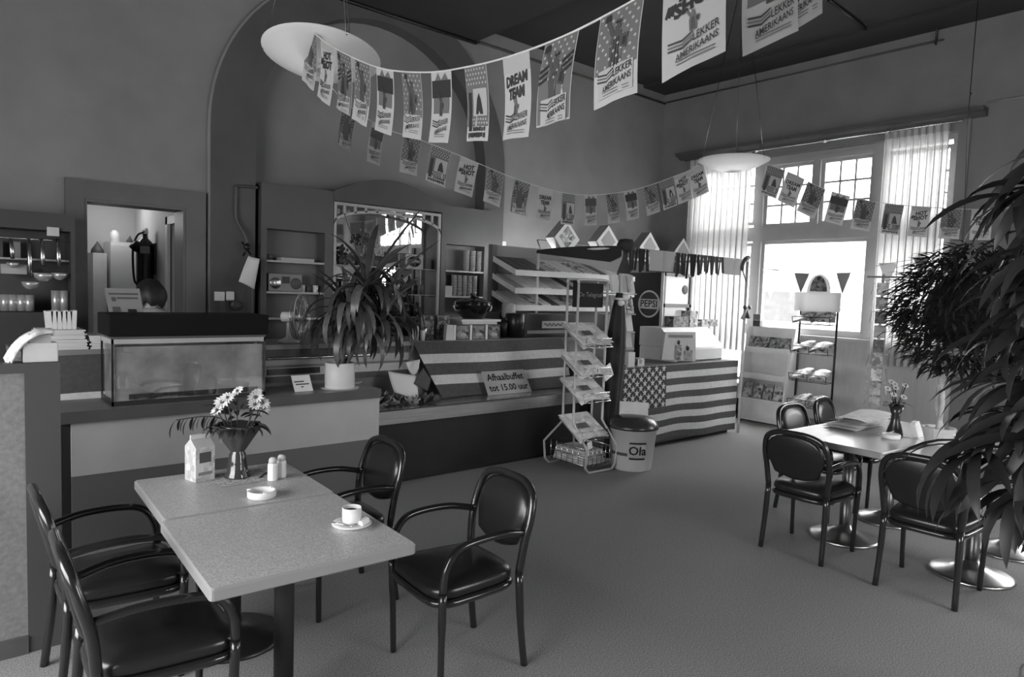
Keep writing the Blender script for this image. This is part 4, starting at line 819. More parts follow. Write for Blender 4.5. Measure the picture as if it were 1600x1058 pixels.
# ================================================================== KIOSK: flag counter, canopy, posts
kx0, kx1, ky, kz = 5.43, 7.80, 4.70, .92
kc = thing('ice_cream_counter', 'low counter at the window side covered by the star spangled cloth', 'counter', (6.7, 5.1, 0))
B(kx0+.1, ky+.03, .04, kx1-.03, 5.45, kz-.03).build('carcase', G('kiosk_carcase', .10, .5), kc); B(kx0+.08, ky+.015, kz-.03, kx1, 5.5, kz).build('worktop', MGREY, kc); B(kx0+.12, ky+.06, 0, kx1-.06, 5.4, .04).build('kickboard', BLACKM, kc)
def usf(u, v):
    x = 5.555+(kx1-5.555)*u; return (x, ky-.006+.010*math.sin(13*u+2*v)*(.2+v)-.012*v, kz+.004-(.86-.07*(1-u)*0)*v*(1-.02*math.sin(5*u))+.006*math.sin(17*u)*v)
b = MB(); NS = 11; cu_ = .345; cv = 6/11
b.grid(usf, 44, 44, 0, True, lambda i, j: 2 if ((i+.5)/44 < cu_ and (j+.5)/44 < cv) else (j//4) % 2)
STR = G('star_print', .62, .8)
for j in range(9):
    for i in range(6 if j % 2 == 0 else 5):
        cu2 = cu_*((i+.5+(0 if j % 2 == 0 else .5))/6); cv2 = cv*(j+.6)/9.2; R_ = .043
        q = usf(cu2, cv2); c = Vector(q)+Vector((0, -.004, 0)); pts = []
        for k in range(10): a = PI/2+2*PI*k/10; rr = R_ if k % 2 == 0 else R_*.42; pts.append(c+Vector((rr*math.cos(a), -.0015, rr*math.sin(a))))
        b._add([c+Vector((0, -.002, 0))]+pts, [(0, 1+k, 1+(k+1) % 10) for k in range(10)], 3)
tag(b.build('star_flag', [FD, FL, FB, STR]), 'large cloth flag with stars and stripes hung over the counter front', 'flag')
# canopy
kp = thing('kiosk_canopy', 'light pole canopy with dark swag and fringes above the flag counter', 'canopy', (6.6, 5.2, 0))
ktz = 2.18
for x, y in ((kx0, ky-.04), (kx1+.03, ky-.04), (kx0, 5.93)): MB().tube([(x, y, 0 if y < 5.5 else 1.20), (x, y, ktz)], .017, 8).build('post', OFFW, kp)
for a, b_ in (((kx0, ky-.04), (kx1+.05, ky-.04)), ((kx0, ky-.04), (kx0, 5.93)), ((kx1+.03, ky-.04), (kx1+.03, 6.0)), ((kx0, 5.93), (kx1+.03, 6.0))): MB().tube([(*a, ktz), (*b_, ktz)], .016, 8).build('rail', OFFW, kp)
SWG = G('swag_dark', .022, .8); SWL = G('swag_light', .42, .8)
MB().grid(lambda u, v: (kx0-.03+.02*math.sin(6*u), ky-.06+1.28*u, ktz+.07*math.sin(PI*u)*0+.03-.02*u-(v*(.03+.15*(1-u)*(1 if u > .12 else u/.12*.5+.5))+.01)+.02*(1-v)*math.sin(3*u)), 24, 6).build('swag', SWG, kp)
MB().grid(lambda u, v: (kx0-.01, ky-.06+1.0*u, ktz-.02-(.04+.20*v*(1-u)+.01)), 24, 4).build('swag_lining', SWL, kp)
MB().lathe([(.001, .10), (.07, .09), (.10, .03), (.07, -.03), (.001, -.05)], (kx0+.06, ky-.04, ktz), 10).build('bunch', SWG, kp)
def fringe(xa, xb, dz, mat, n, cut=True):
    for k in range(n):
        x = xa+(xb-xa)*k/n; wd = (xb-xa)/n; h = dz*random.uniform(.85, 1.05) if cut else dz
        MB().grid(lambda u, v: (x+wd*u*(.82 if cut else 1), ky-.06+.012*math.sin(6*u+k)+.02*v*math.sin(k*2.1), ktz+.01-h*v), 2, 3).build('fringe', mat, kp)
X_ = lambda px0: PY(px0, 395, ky-.04).x
fringe(X_(972), X_(1012), .24, SWG, 9); fringe(X_(1013), X_(1054), .22, SWL, 2, False); fringe(X_(1054), X_(1092), .27, SWG, 9); fringe(X_(1092), X_(1128), .22, G('swag_mid', .10, .8), 12); fringe(X_(1128), X_(1160), .20, SWL, 2, False)
MB().poly([(kx0+.02, ky-.07, ktz-.02), (kx0+.12, ky-.07, ktz-.26), (kx0-.10, ky-.07, ktz-.26)]).build('pennant', SWG, kp)
# bunched curtain tied to the left post
cu3 = thing('tied_curtain', 'dark curtain bunched and tied to the canopy left post', 'curtain', (kx0-.08, ky-.10, 0))
def bunch(u, v):
    a = 2*PI*u; z = 1.72-1.68*v; r_ = (.030+.065*abs(math.sin(PI*min(1, v*1.25)))**.7+.06*max(0, v-.55))*(1+.18*math.sin(6*a)); return (kx0-.10+r_*math.cos(a)-.06*v, ky-.12+r_*math.sin(a)*.8, z)
MB().grid(bunch, 24, 12).build('cloth', SWG, cu3)
MB().tube([(kx0-.10+.05*math.cos(2*PI*i/12), ky-.12+.05*math.sin(2*PI*i/12), 1.66) for i in range(12)], .012, 6, closed=True).ball((kx0-.06, ky-.17, 1.68), .04, 8, 5).ball((kx0-.12, ky-.16, 1.62), .035, 8, 5).build('ribbon', WHITE, cu3)
rb = thing('ribbon_bow', 'dark ribbon bow tied to the canopy right post', 'bow', (kx1+.03, ky-.06, 1.6)); zb = PY(1152, 480, ky-.06).z
for sx_ in (-1, 1): MB().ball((kx1+.03+sx_*.05, ky-.07, zb), .04, 8, 5, 0, 1, .5, .7).build('loop', DGREY, rb); MB().tube([(kx1+.03, ky-.07, zb), (kx1+.03+sx_*.06-.05, ky-.08, zb-.14)], [.012, .03], 4).build('tail', DGREY if sx_ > 0 else LGREY, rb)
hg = MB().tube(smooth([PY(1170, 402, ky-.06), PY(1163, 408, ky-.06), PY(1160, 420, ky-.06), PY(1166, 440, ky-.06)], 4), [.03]*4+[.022]*5+[.008]*4, 6)
tag(hg.build('ribbon_tail', DGREY), 'dark ribbon hanging from the canopy right corner', 'ribbon')
# fridge
fr_ = thing('drinks_fridge', 'dark drinks fridge with round emblem on its side', 'fridge', (7.92, 6.05, 0))
fx0, fx1, fy0, fy1, fz = 7.60, 8.24, 5.75, 6.35, 2.02
B(fx0, fy0+.05, 0, fx1, fy1, fz).build('body', G('fridge_side', .045, .3), fr_)
MB().box(fx0, fy0, 0, fx0+.04, fy0+.05, fz).box(fx1-.04, fy0, 0, fx1, fy0+.05, fz).box(fx0, fy0, fz-.04, fx1, fy0+.05, fz).box(fx0, fy0, 1.55, fx1, fy0+.05, 1.60).build('door_frame', BLACK, fr_)
B(fx0+.04, fy0+.02, 1.60, fx1-.04, fy0+.05, fz-.04).build('light_panel', WHITE, fr_); B(fx0+.04, fy0+.03, .2, fx1-.04, fy0+.05, 1.55).build('glass_door', G('fridge_glass', .35, .06), fr_); B(fx0-.012, fy0, 0, fx0, fy0+.045, fz).build('corner_strip', WHITE, fr_)
lc = PX(1014, 475, fx0-.001); RL = .17
def disc(r_, off, a0=0, a1=2*PI, n=28): return [(fx0-off, lc.y+r_*math.cos(a0+(a1-a0)*i/n), lc.z+r_*math.sin(a0+(a1-a0)*i/n)) for i in range(n+1)]
MB().poly(disc(RL*1.12, .002)[:-1]).build('emblem', WHITE, fr_); MB().poly(disc(RL*.97, .004, .42, PI-.42)).build('emblem', DGREY, fr_); MB().poly(disc(RL*.97, .004, PI+.42, 2*PI-.42)).build('emblem', DGREY, fr_)
MB().text('PEPSI', .135, lambda a, b_: (fx0-.005, lc.y-a, lc.z+b_), 0, .012).build('lettering', BLACK, fr_)
on('cone_figure', 'round dark ice cream emblem on the fridge light panel', 'emblem', MB().lathe([(.001, .004), (.06, .004), (.065, 0)], (0, 0, 0), 12).xf(Matrix.Translation((fx1-.14, fy0+.015, 1.80)) @ Matrix.Rotation(PI/2, 4, 'X')), DGREY)
# freezer and displays on the flag counter
fz_ = thing('ice_freezer', 'white chest freezer box with bright lid on the flag counter', 'freezer', (7.3, 5.1, kz))
bev(B(6.72, 4.86, kz, 7.70, 5.42, kz+.17).build('body', WHITE, fz_), .02); MB().prism([(6.72, 4.86, kz+.17), (6.72, 5.42, kz+.17), (6.72, 5.42, kz+.40), (6.72, 5.10, kz+.40)], (.98, 0, 0)).build('lid', WHITE, fz_); B(6.74, 4.855, kz+.01, 7.68, 4.862, kz+.02).build('seam', BLACK, fz_)
cb2 = thing('cardboard_display', 'printed cardboard display with two children on the flag counter', 'display', (6.62, 4.85, kz))
q = [PY(1040, 519, 4.86), PY(1087, 519, 4.86), PY(1087, 565, 4.82), PY(1034, 562, 4.82)]; MB().prism(q, (0, .03, 0)).build('card', LGREY, cb2)
for a in ((.35, .45, .55, .98), (.62, .62, .9, .98), (.1, .1, .9, .2)): MB().poly([onq(q, a[0], a[1], .002), onq(q, a[2], a[1], .002), onq(q, a[2], a[3], .002), onq(q, a[0], a[3], .002)]).build('print', (PRINTD, DGREY, MGREY)[int(a[0]*10) % 3], cb2)
for u_, v_, r_ in ((.45, .36, .028), (.74, .55, .034)): MB().ball(onq(q, u_, v_, .004), r_, 10, 6, 0, 1, .15, 1).build('head_print', BLACK, cb2)
for i, (xa, xb, z0, h_) in enumerate(((1042, 1066, 497, .13), (1068, 1080, 494, .20), (1086, 1112, 497, .09))):
    a = PY(xa, 499, 5.3); b_ = PY(xb, 499, 5.3); tag(B(a.x, 5.2, kz+.402, b_.x, 5.34, kz+.402+h_).build('cone_box', (PRINTD, PRINTA, PRINTA)[i]), ('dark striped box on the freezer lid left', 'tall figure box in the middle of the freezer lid', 'flat box with fruit print on the freezer lid right')[i], 'box')
cr = thing('snack_carousel', 'tall tiered rack of pale snack packs on the flag counter', 'rack', (5.72, 4.93, kz))
MB().tube([(5.72, 4.95, kz), (5.72, 4.95, 1.95)], .014, 8).build('pole', STEEL, cr); MB().lathe([(.001, 0), (.14, 0), (.14, .02), (.02, .03)], (5.72, 4.95, kz), 20).build('base', DGREY, cr)
for k, z in enumerate((1.72, 1.50, 1.30, 1.12)):
    MB().box(5.54, 4.84, z-.015, 5.92, 5.06, z).build('tier', LGREY, cr)
    for j in range(3):
        o = MB().obox((5.61+.125*j, 4.90, z+.10), (.055, 0, 0), (0, .018, 0), (.015, .035, .095)).build('snack_pack', (PAPER, LGREY, PRINTC, PRINTB)[(k+j) % 4])
        tag(o, 'pale snack pack in tier %s of the snack carousel, %s one' % (('one', 'two', 'three', 'four')[k], ('left', 'middle', 'right')[j]), 'packet', 'snack packs on the carousel')
for i, (px0, py0, h_) in enumerate(((985, 566, .16), (1000, 570, .09))): a = PY(px0, py0, 4.80); tag(B(a.x-.06, 4.78, kz+.001, a.x+.05, 4.86, kz+h_).build('cup_box', (WHITE, PRINTA)[i]), ('white leaning box at the left end of the flag counter', 'small printed tub at the left end of the flag counter')[i], 'box')
# bin
bn = thing('waste_bin', 'white tapered bin with dark lid beside the newspaper rack', 'bin', (5.27, 4.28, 0)); bx_, by_ = 5.27, 4.28
MB().lathe([(.001, 0), (.19, 0), (.195, .01), (.235, .40), (.245, .40), (.245, .415)], (bx_, by_, 0), 30).build('body', G('bin_white', .60, .35), bn)
MB().lathe([(.25, .405), (.25, .425), (.235, .455), (.19, .50), (.12, .525), (.001, .53)], (bx_, by_, 0), 26).build('lid', G('bin_lid', .03, .25), bn)
d2 = Vector((-bx_, -by_, 0)).normalized(); s2_ = Vector((-d2.y, d2.x, 0))
MB().obox(Vector((bx_, by_, .56))+d2*-.02, s2_*.14, d2*.006+Vector((0, 0, 0)), (0, 0, .09)).build('flap_card', OFFW, bn)
lr = lambda a, b_: Vector((bx_, by_, 0)) + (d2*math.cos(a/.222+.25)+s2_*math.sin(a/.222+.25))*(.1985+.1*b_+.004) + Vector((0, 0, b_))
MB().grid(lambda u, v: lr((u-.5)*-.16, .14+.14*v), 8, 2).build('label_print', LGREY, bn)
MB().grid(lambda u, v: lr((u-.5)*-.16, .125+.02*v) - Vector((0, 0, 0)), 8, 1).build('label_edge', BLACK, bn); MB().grid(lambda u, v: lr((u-.5)*-.16, .275+.02*v), 8, 1).build('label_edge', BLACK, bn)
MB().text('Ola', .12, lambda a, b_: lr(a, .21+b_)+d2*.003, 0, .02).build('lettering', BLACK, bn)
MB().grid(lambda u, v: lr(-.30+.20*u, .155+.03*v), 8, 1).build('band_print', DGREY, bn)
# ================================================================== NEWSPAPER RACK
nr = thing('newspaper_rack', 'tall wire newspaper rack with black name board', 'rack', (4.78, 4.58, 0))
A_, B_, C_ = Vector((4.66, 4.33, .014)), Vector((5.06, 4.31, .014)), Vector((4.63, 4.85, .014)); D_ = Vector((5.03, 4.83, .014))
TUBE = G('rack_enamel', .42, .3); up = lambda v, z: Vector((v.x, v.y, z))
a2, b2 = Vector((4.62, 4.47, .48)), Vector((5.0, 4.45, .48)); c2, d2_ = Vector((4.61, 4.60, .48)), Vector((4.99, 4.58, .48))
top = 1.80
MB().tube([up(a2, top), a2, A_+Vector((0, -.02, .22)), A_+Vector((0, 0, .05)), A_+Vector((.05, 0, 0)), B_-Vector((.05, 0, 0)), B_+Vector((0, 0, .05)), B_+Vector((0, -.02, .22)), b2, up(b2, top)], .012, 8).build('front_frame', TUBE, nr)
MB().tube([up(c2, top), c2, C_+Vector((0, .02, .22)), C_+Vector((0, 0, .05)), C_+Vector((.05, 0, 0)), D_-Vector((.05, 0, 0)), D_+Vector((0, 0, .05)), D_+Vector((0, .02, .22)), d2_, up(d2_, top)], .012, 8).build('rear_frame', TUBE, nr)
MB().tube(smooth([up(a2, top), up(a2, top+.03)+Vector((.02, 0, 0)), up(b2, top+.03)-Vector((.02, 0, 0)), up(b2, top)], 4), .012, 8).tube(smooth([up(c2, top), up(c2, top+.03)+Vector((.02, 0, 0)), up(d2_, top+.03)-Vector((.02, 0, 0)), up(d2_, top)], 4), .012, 8).build('top_rail', TUBE, nr)
hb = MB().box(4.635, 4.49, 1.57, 4.985, 4.56, 1.80); hb.build('name_board', G('board_matte', .02, .8, spec=.2), nr)
MB().text('De Telegraaf', .062, lambda a, b_: (4.81+a, 4.488, 1.69+b_), 0, .0).build('lettering', MGREY, nr)
NEWS = G('newsprint', .46, .8, pr=(16, .42, .68)); random.seed(9)
for k, z in enumerate((1.30, 1.02, .78, .42)):
    w3 = MB()
    for xx in (4.63, 4.80, 4.98): w3.tube([(xx, 4.36, z-.02), (xx, 4.34, z-.10), (xx, 4.60, z+.02)], .004, 5)
    w3.tube([(4.62, 4.34, z-.10), (4.99, 4.34, z-.10)], .004, 5).tube([(4.62, 4.36, z-.02), (4.99, 4.36, z-.02)], .004, 5).build('wire_tray', STEEL, nr)
    t = thing('newspaper_stack', ('top', 'second', 'third', 'fourth')[k]+' slanting stack of newspapers in the wire rack', 'newspapers', (4.80, 4.5, z), 0, 'newspapers in the wire rack')
    for j in range(4):
        ox = random.uniform(-.02, .02); MB().grid(lambda u, v: (4.58+.40*u+ox-.03*v, 4.335+.26*v, z-.085+.012*j+.17*v+.02*math.sin(3*u+j)*(1-v)-.03*(1-u)**3*(1-v)), 8, 5).build('newspaper', NEWS, t)
    MB().grid(lambda u, v: (4.66+.12*u, 4.40+.06*v, z-.085+.05+.17*(4.40-4.335+.06*v)/.26+.004), 2, 2).build('photo_print', DGREY, t)
wb_ = MB()
for z in (.08, .16, .24):
    wb_.tube([(4.66, 4.35, z), (5.02, 4.34, z), (5.02, 4.80, z), (4.66, 4.80, z)], .004, 5, closed=True)
for i in range(7): wb_.tube([(4.66+.06*i, 4.35, .06), (4.66+.06*i, 4.35, .26)], .004, 5); wb_.tube([(4.66, 4.35+.075*i, .06), (4.66, 4.35+.075*i, .26)], .004, 5)
wb_.build('bottom_basket', STEEL, nr)
t = thing('newspaper_stack', 'newspapers lying in the bottom basket of the wire rack', 'newspapers', (4.84, 4.57, .05), 0, 'newspapers in the wire rack')
for j in range(6): B(4.68+.006*j, 4.38+.01*(j % 3), .07+.022*j, 5.0-.005*j, 4.78, .088+.022*j).build('newspaper', NEWS, t)
tag(MB().obox((4.70, 4.32, .28), (.03, 0, .006), (0, .002, 0), (-.006, 0, .035)).build('price_tag', PAPER), 'small white tag hanging on the newspaper rack leg', 'tag')
tag(MB().obox((5.0, 4.40, .95), (.055, 0, .03), (0, .002, 0), (-.03, 0, .06)).build('price_tag', PAPER), 'tilted white card on the newspaper rack right upright', 'tag')
# ================================================================== WINDOW SIDE
SHEER = sheer('sheer_curtain', .66, .40, .03)
def curtain(lab, y0, y1, ztop, zbot, folds):
    def fn(u, v):
        y = y0+(y1-y0)*u; return (8.975+.045*math.sin(2*PI*folds*u+.6*math.sin(5*u))*(.55+.45*v)+.006*math.sin(9*v), y+.021*math.sin(2*PI*folds*u*2)*(.5+.5*v), ztop+(zbot-ztop)*v)
    t = thing('curtain', lab, 'curtain', (8.985, (y0+y1)/2, zbot)); MB().grid(fn, folds*10, 14).build('cloth', SHEER, t)
    MB().grid(lambda u, v: (fn(u, 0)[0]-.004, fn(u, 0)[1], ztop+.03-.09*v), folds*10, 2).build('heading_tape', G('curtain_tape', .45, .8), t)
    for k in range(folds+1): y = y0+(y1-y0)*k/folds; MB().tube([(8.965, y, ztop+.02), (8.962, y, 3.80)], .004, 4).build('hook', STEEL, t)
curtain('bright sheer curtain left of the window behind the hanging lamp', 5.36, 6.40, 3.77, .95, 11)
curtain('sheer curtain right of the window above the leafy tree', 2.88, 3.58, 3.77, .95, 9)
# white magazine stand under the window
ms = thing('magazine_stand', 'white wooden magazine stand under the window', 'magazine stand', (8.85, 4.9, 0)); my0, my1 = 4.52, 5.22
B(8.96, my0, 0, 9.0, my1, 1.32).build('back_board', WPAINT, ms)
for y in (my0, my1-.03): MB().prism([(8.69, y, 0), (9.0, y, 0), (9.0, y, 1.32), (8.90, y, 1.32), (8.72, y, .62), (8.69, y, .30)], (0, .03, 0)).build('side_panel', WPAINT, ms)
MB().box(8.69, my0, .02, 8.72, my1, .30).box(8.70, my0, .30, 9.0, my1, .33).build('plinth', WPAINT, ms)
for z in (.62, .98): MB().box(8.72 if z < .7 else 8.80, my0+.03, z-.02, 8.97, my1-.03, z).box(8.71 if z < .7 else 8.79, my0+.03, z-.02, 8.73 if z < .7 else 8.81, my1-.03, z+.06).build('shelf', WPAINT, ms)
MAG = G('magazine_print', .35, .4, pr=(26, .05, .65)); MAGD = G('magazine_print_dark', .2, .4, pr=(26, .02, .45))
for r_, (z, xx, nm_) in enumerate(((.98, 8.84, 'upper'), (.33, 8.76, 'lower'))):
    for k in range(4):
        y = my0+.12+.152*k; o = MB().obox((0, 0, 0), (.004, 0, 0), (0, .068, 0), (.03, 0, .10)).build('magazine', MAGD if r_ == 0 else MAG); o.location = (xx+(.0 if r_ else .01), y, z+.105)
        tag(o, '%s magazine from the right on the %s shelf of the white stand' % (('first', 'second', 'third', 'fourth')[k], nm_), 'magazine', 'magazines on the white stand')
tag(MB().grid(lambda u, v: (8.74+.16*v, 4.62+.42*u, .335+.03*math.sin(PI*u)), 6, 3).build('magazine', MAG), 'open magazine lying flat in the bottom of the white stand', 'magazine')
for k_ in range(2): tag(bev(B(8.91, 5.06, 1.321+.09*k_, 8.99, 5.17, 1.405+.09*k_).build('small_box', (DGREY, MGREY)[k_]), .004), ('lower', 'upper')[k_]+' dark box on top of the white magazine stand', 'box')
# black wire rack with arched header
bk = thing('wire_rack', 'black wire magazine rack with white arched header in front of the window', 'rack', (8.3, 3.95, 0))
rx, ry0, ry1 = 8.30, 3.72, 4.18
WIRE = G('black_wire', .015, .4)
for y in (ry0, ry1): MB().tube([(rx, y, 0), (rx+.02, y, 1.80)], .013, 6).build('upright', WIRE, bk); MB().tube([(rx-.16, y, .015), (rx+.22, y, .015)], .013, 6).build('foot', WIRE, bk)
random.seed(3)
for k, z in enumerate((1.42, 1.06, .72, .40)):
    m_ = MB()
    for dz, dx in ((.0, -.17), (.09, -.19), (.12, 0), (.0, 0)): m_.tube([(rx+dx, ry0, z+dz), (rx+dx, ry1, z+dz)], .005, 5)
    for y in (ry0, (ry0+ry1)/2, ry1): m_.tube([(rx, y, z+.12), (rx, y, z), (rx-.17, y, z), (rx-.19, y, z+.09)], .005, 5)
    m_.build('wire_pocket', WIRE, bk)
    for j in range(2):
        o = MB().grid(lambda u, v: ((-.10+.20*v)-.03*math.sin(PI*u), (u-.5)*.21, .02*math.sin(4*u+j)+.10*v), 6, 4).build('magazine', random.choice((MAG, MAGD))); o.modifiers.new('thick', 'SOLIDIFY').thickness = .012
        o.location = (rx-.08, ry0+.12+.23*j, z+.03); tag(o, '%s magazine in the %s pocket of the black wire rack' % (('right', 'left')[j], ('top', 'second', 'third', 'lowest')[k]), 'magazine', 'magazines in the black wire rack')
B(rx+.03, ry0-.02, 1.60, rx+.045, ry1+.02, 1.62).build('crossbar', WIRE, bk)
hz0, hz1 = PX(1285, 487, rx).z, PX(1285, 457, rx).z
hd_ = B(rx-.03, ry0-.04, hz0, rx-.015, ry1+.06, hz1); hd_.build('header_board', sheer('header_card', .8, .4, 0.), bk)
yc = 3.955; aw = .145; MB().prism([(rx-.022, yc+aw*math.cos(a), hz1+.22*math.sin(a)) for a in [PI*i/16 for i in range(17)]], (.012, 0, 0)).build('header_arch', sheer('header_card', .8, .4, 0.), bk)
MB().prism([(rx-.026, yc+aw*.72*math.cos(a), hz1+.01+.19*math.sin(a)) for a in [PI*i/16 for i in range(17)]], (.003, 0, 0)).build('arch_print', PRINTD, bk)
MB().box(rx-.01, ry0+.02, 1.45, rx+.02, ry1-.02, hz0).build('header_back', OFFW, bk)
# pennant line in the window
pn = thing('pennant_line', 'string of triangular pennants across the lower window', 'bunting', (8.9, 4.4, 1.9))
ps = [PX(1188, 418, 8.92), PX(1250, 427, 8.92), PX(1330, 426, 8.92), PX(1385, 412, 8.92), PX(1470, 400, 8.92)]; pl_ = smooth(ps, 8); MB().tube(pl_, .004, 4).build('string', LGREY, pn)
for px0, w_, py0, h_, mt_ in ((1205, 26, 420, 48, sheer('pennant_white', .8, .5, 0.)), (1253, 24, 427, 32, MGREY), (1318, 23, 426, 34, MGREY), (1388, 30, 411, 36, sheer('pennant_white', .8, .5, 0.)), (1440, 28, 402, 26, MGREY)):
    a, b_, c = PX(px0-w_/2, py0, 8.92), PX(px0+w_/2, py0, 8.92), PX(px0-2, py0+h_, 8.92); MB().prism([a, b_, c], (.003, 0, 0)).build('pennant', mt_, pn)
# postcard carousel right of the window
pc = thing('postcard_carousel', 'slim postcard carousel in front of the right window post', 'rack', (7.9, 3.05, 0)); ccx, ccy = 7.9, 3.07
MB().tube([(ccx, ccy, .02), (ccx, ccy, 2.02)], .015, 8).build('pole', LGREY, pc); MB().lathe([(.001, 0), (.20, 0), (.20, .02), (.03, .05)], (ccx, ccy, 0), 20).build('base', DGREY, pc)
B(ccx-.02, ccy-.30, 1.98, ccx+.02, ccy+.16, 2.0).build('top_bar', MGREY, pc)
CARD = [G('postcard_%d' % i, v, .3, pr=(30, v*.5, min(.8, v*1.5))) for i, v in enumerate((.15, .35, .5))]
for k in range(9):
    for j in range(4):
        a = PI/2*j+.35; o = MB().obox((0, 0, 0), (.052, 0, 0), (0, .003, 0), (0, .012, .065)).build('postcard', random.choice(CARD)); z = 1.86-.155*k
        o.location = (ccx+.095*math.sin(a), ccy-.095*math.cos(a), z); o.rotation_euler = (0, 0, a); tag(o, 'postcard facing %s in the %s row of the slim carousel' % (('front', 'right', 'back', 'left')[j], ORD[k]), 'postcard', 'postcards on the carousel')
# ================================================================== PENDANT LAMPS
OPAL = sheer('opal_glass', .80, .42, 0.)
OPAL2 = OPAL
LR = .35
def lamp(lab, c, mat, tilt=(0, 0), watt=2.):
    t = thing('pendant_lamp', lab, 'lamp', c, 0, 'shallow opal pendant lamps'); x, y, z = c; fw = Vector((x, y, 0)).normalized(); sd = fw.cross(Vector((0, 0, 1)))
    TM = Matrix.Translation(Vector(c)) @ Matrix.Rotation(tilt[0], 4, sd) @ Matrix.Rotation(tilt[1], 4, fw)
    MB().lathe([(.001, -.105), (.07, -.102), (.16, -.085), (.25, -.05), (.33, -.008), (LR, .004), (LR+.004, .010), (LR-.004, .014), (.32, .002), (.24, -.038), (.15, -.07), (.001, -.09)], (0, 0, 0), 48).xf(TM).build('bowl', mat, t)
    tp = Vector((x, y, ZC if x > 5.235 else ZL))
    for k in range(3):
        a = 2*PI*k/3+.5; q = TM @ Vector(((LR-.01)*math.cos(a), (LR-.01)*math.sin(a), .01)); MB().tube([q, tp+(q-tp)*.08-Vector((0, 0, 0))], .0035, 5).build('cable', BLACK, t); MB().ball(q, .012, 8, 5).build('clip', STEEL, t)
    MB().lathe([(.06, 0), (.06, -.03), (.04, -.06), (.001, -.065)], tp, 16).build('ceiling_rose', BLACK, t)
    bl = bpy.data.lights.new('pendant_bulb', 'POINT'); bl.energy = watt; bl.shadow_soft_size = .05; bo_ = bpy.data.objects.new('pendant_bulb', bl); COL.objects.link(bo_); bo_.parent = t; bo_.location = (0, 0, .06)
    MB().lathe([(.04, -.08), (.05, -.03), (.03, .01), (.001, .02)], c, 12).build('bulb_holder', WHITE, t)
L1 = Vector(PD(503, 86, 4.12)); L2 = Vector(PD(1146, 253, 7.27)); L1.z = L2.z = (L1.z+L2.z)/2-.02
L1 = PZ(503, 88, L1.z); L2 = PZ(1146, 252, L2.z)
lamp('large opal dish lamp hanging in front of the arch', L1, OPAL, (math.radians(-9), math.radians(4))); lamp('opal dish lamp hanging before the bright curtain', L2, OPAL2, (0, 0), 9.)
tag(MB().tube([PD(1529, -10, 6.0), PD(1512, 190, 6.2), PD(1507, 330, 6.35)], .004, 5).ball(PD(1517, 147, 6.15), .012, 8, 5).build('hanging_cord', BLACK), 'thin dark cord hanging at the right end of the window', 'cord')
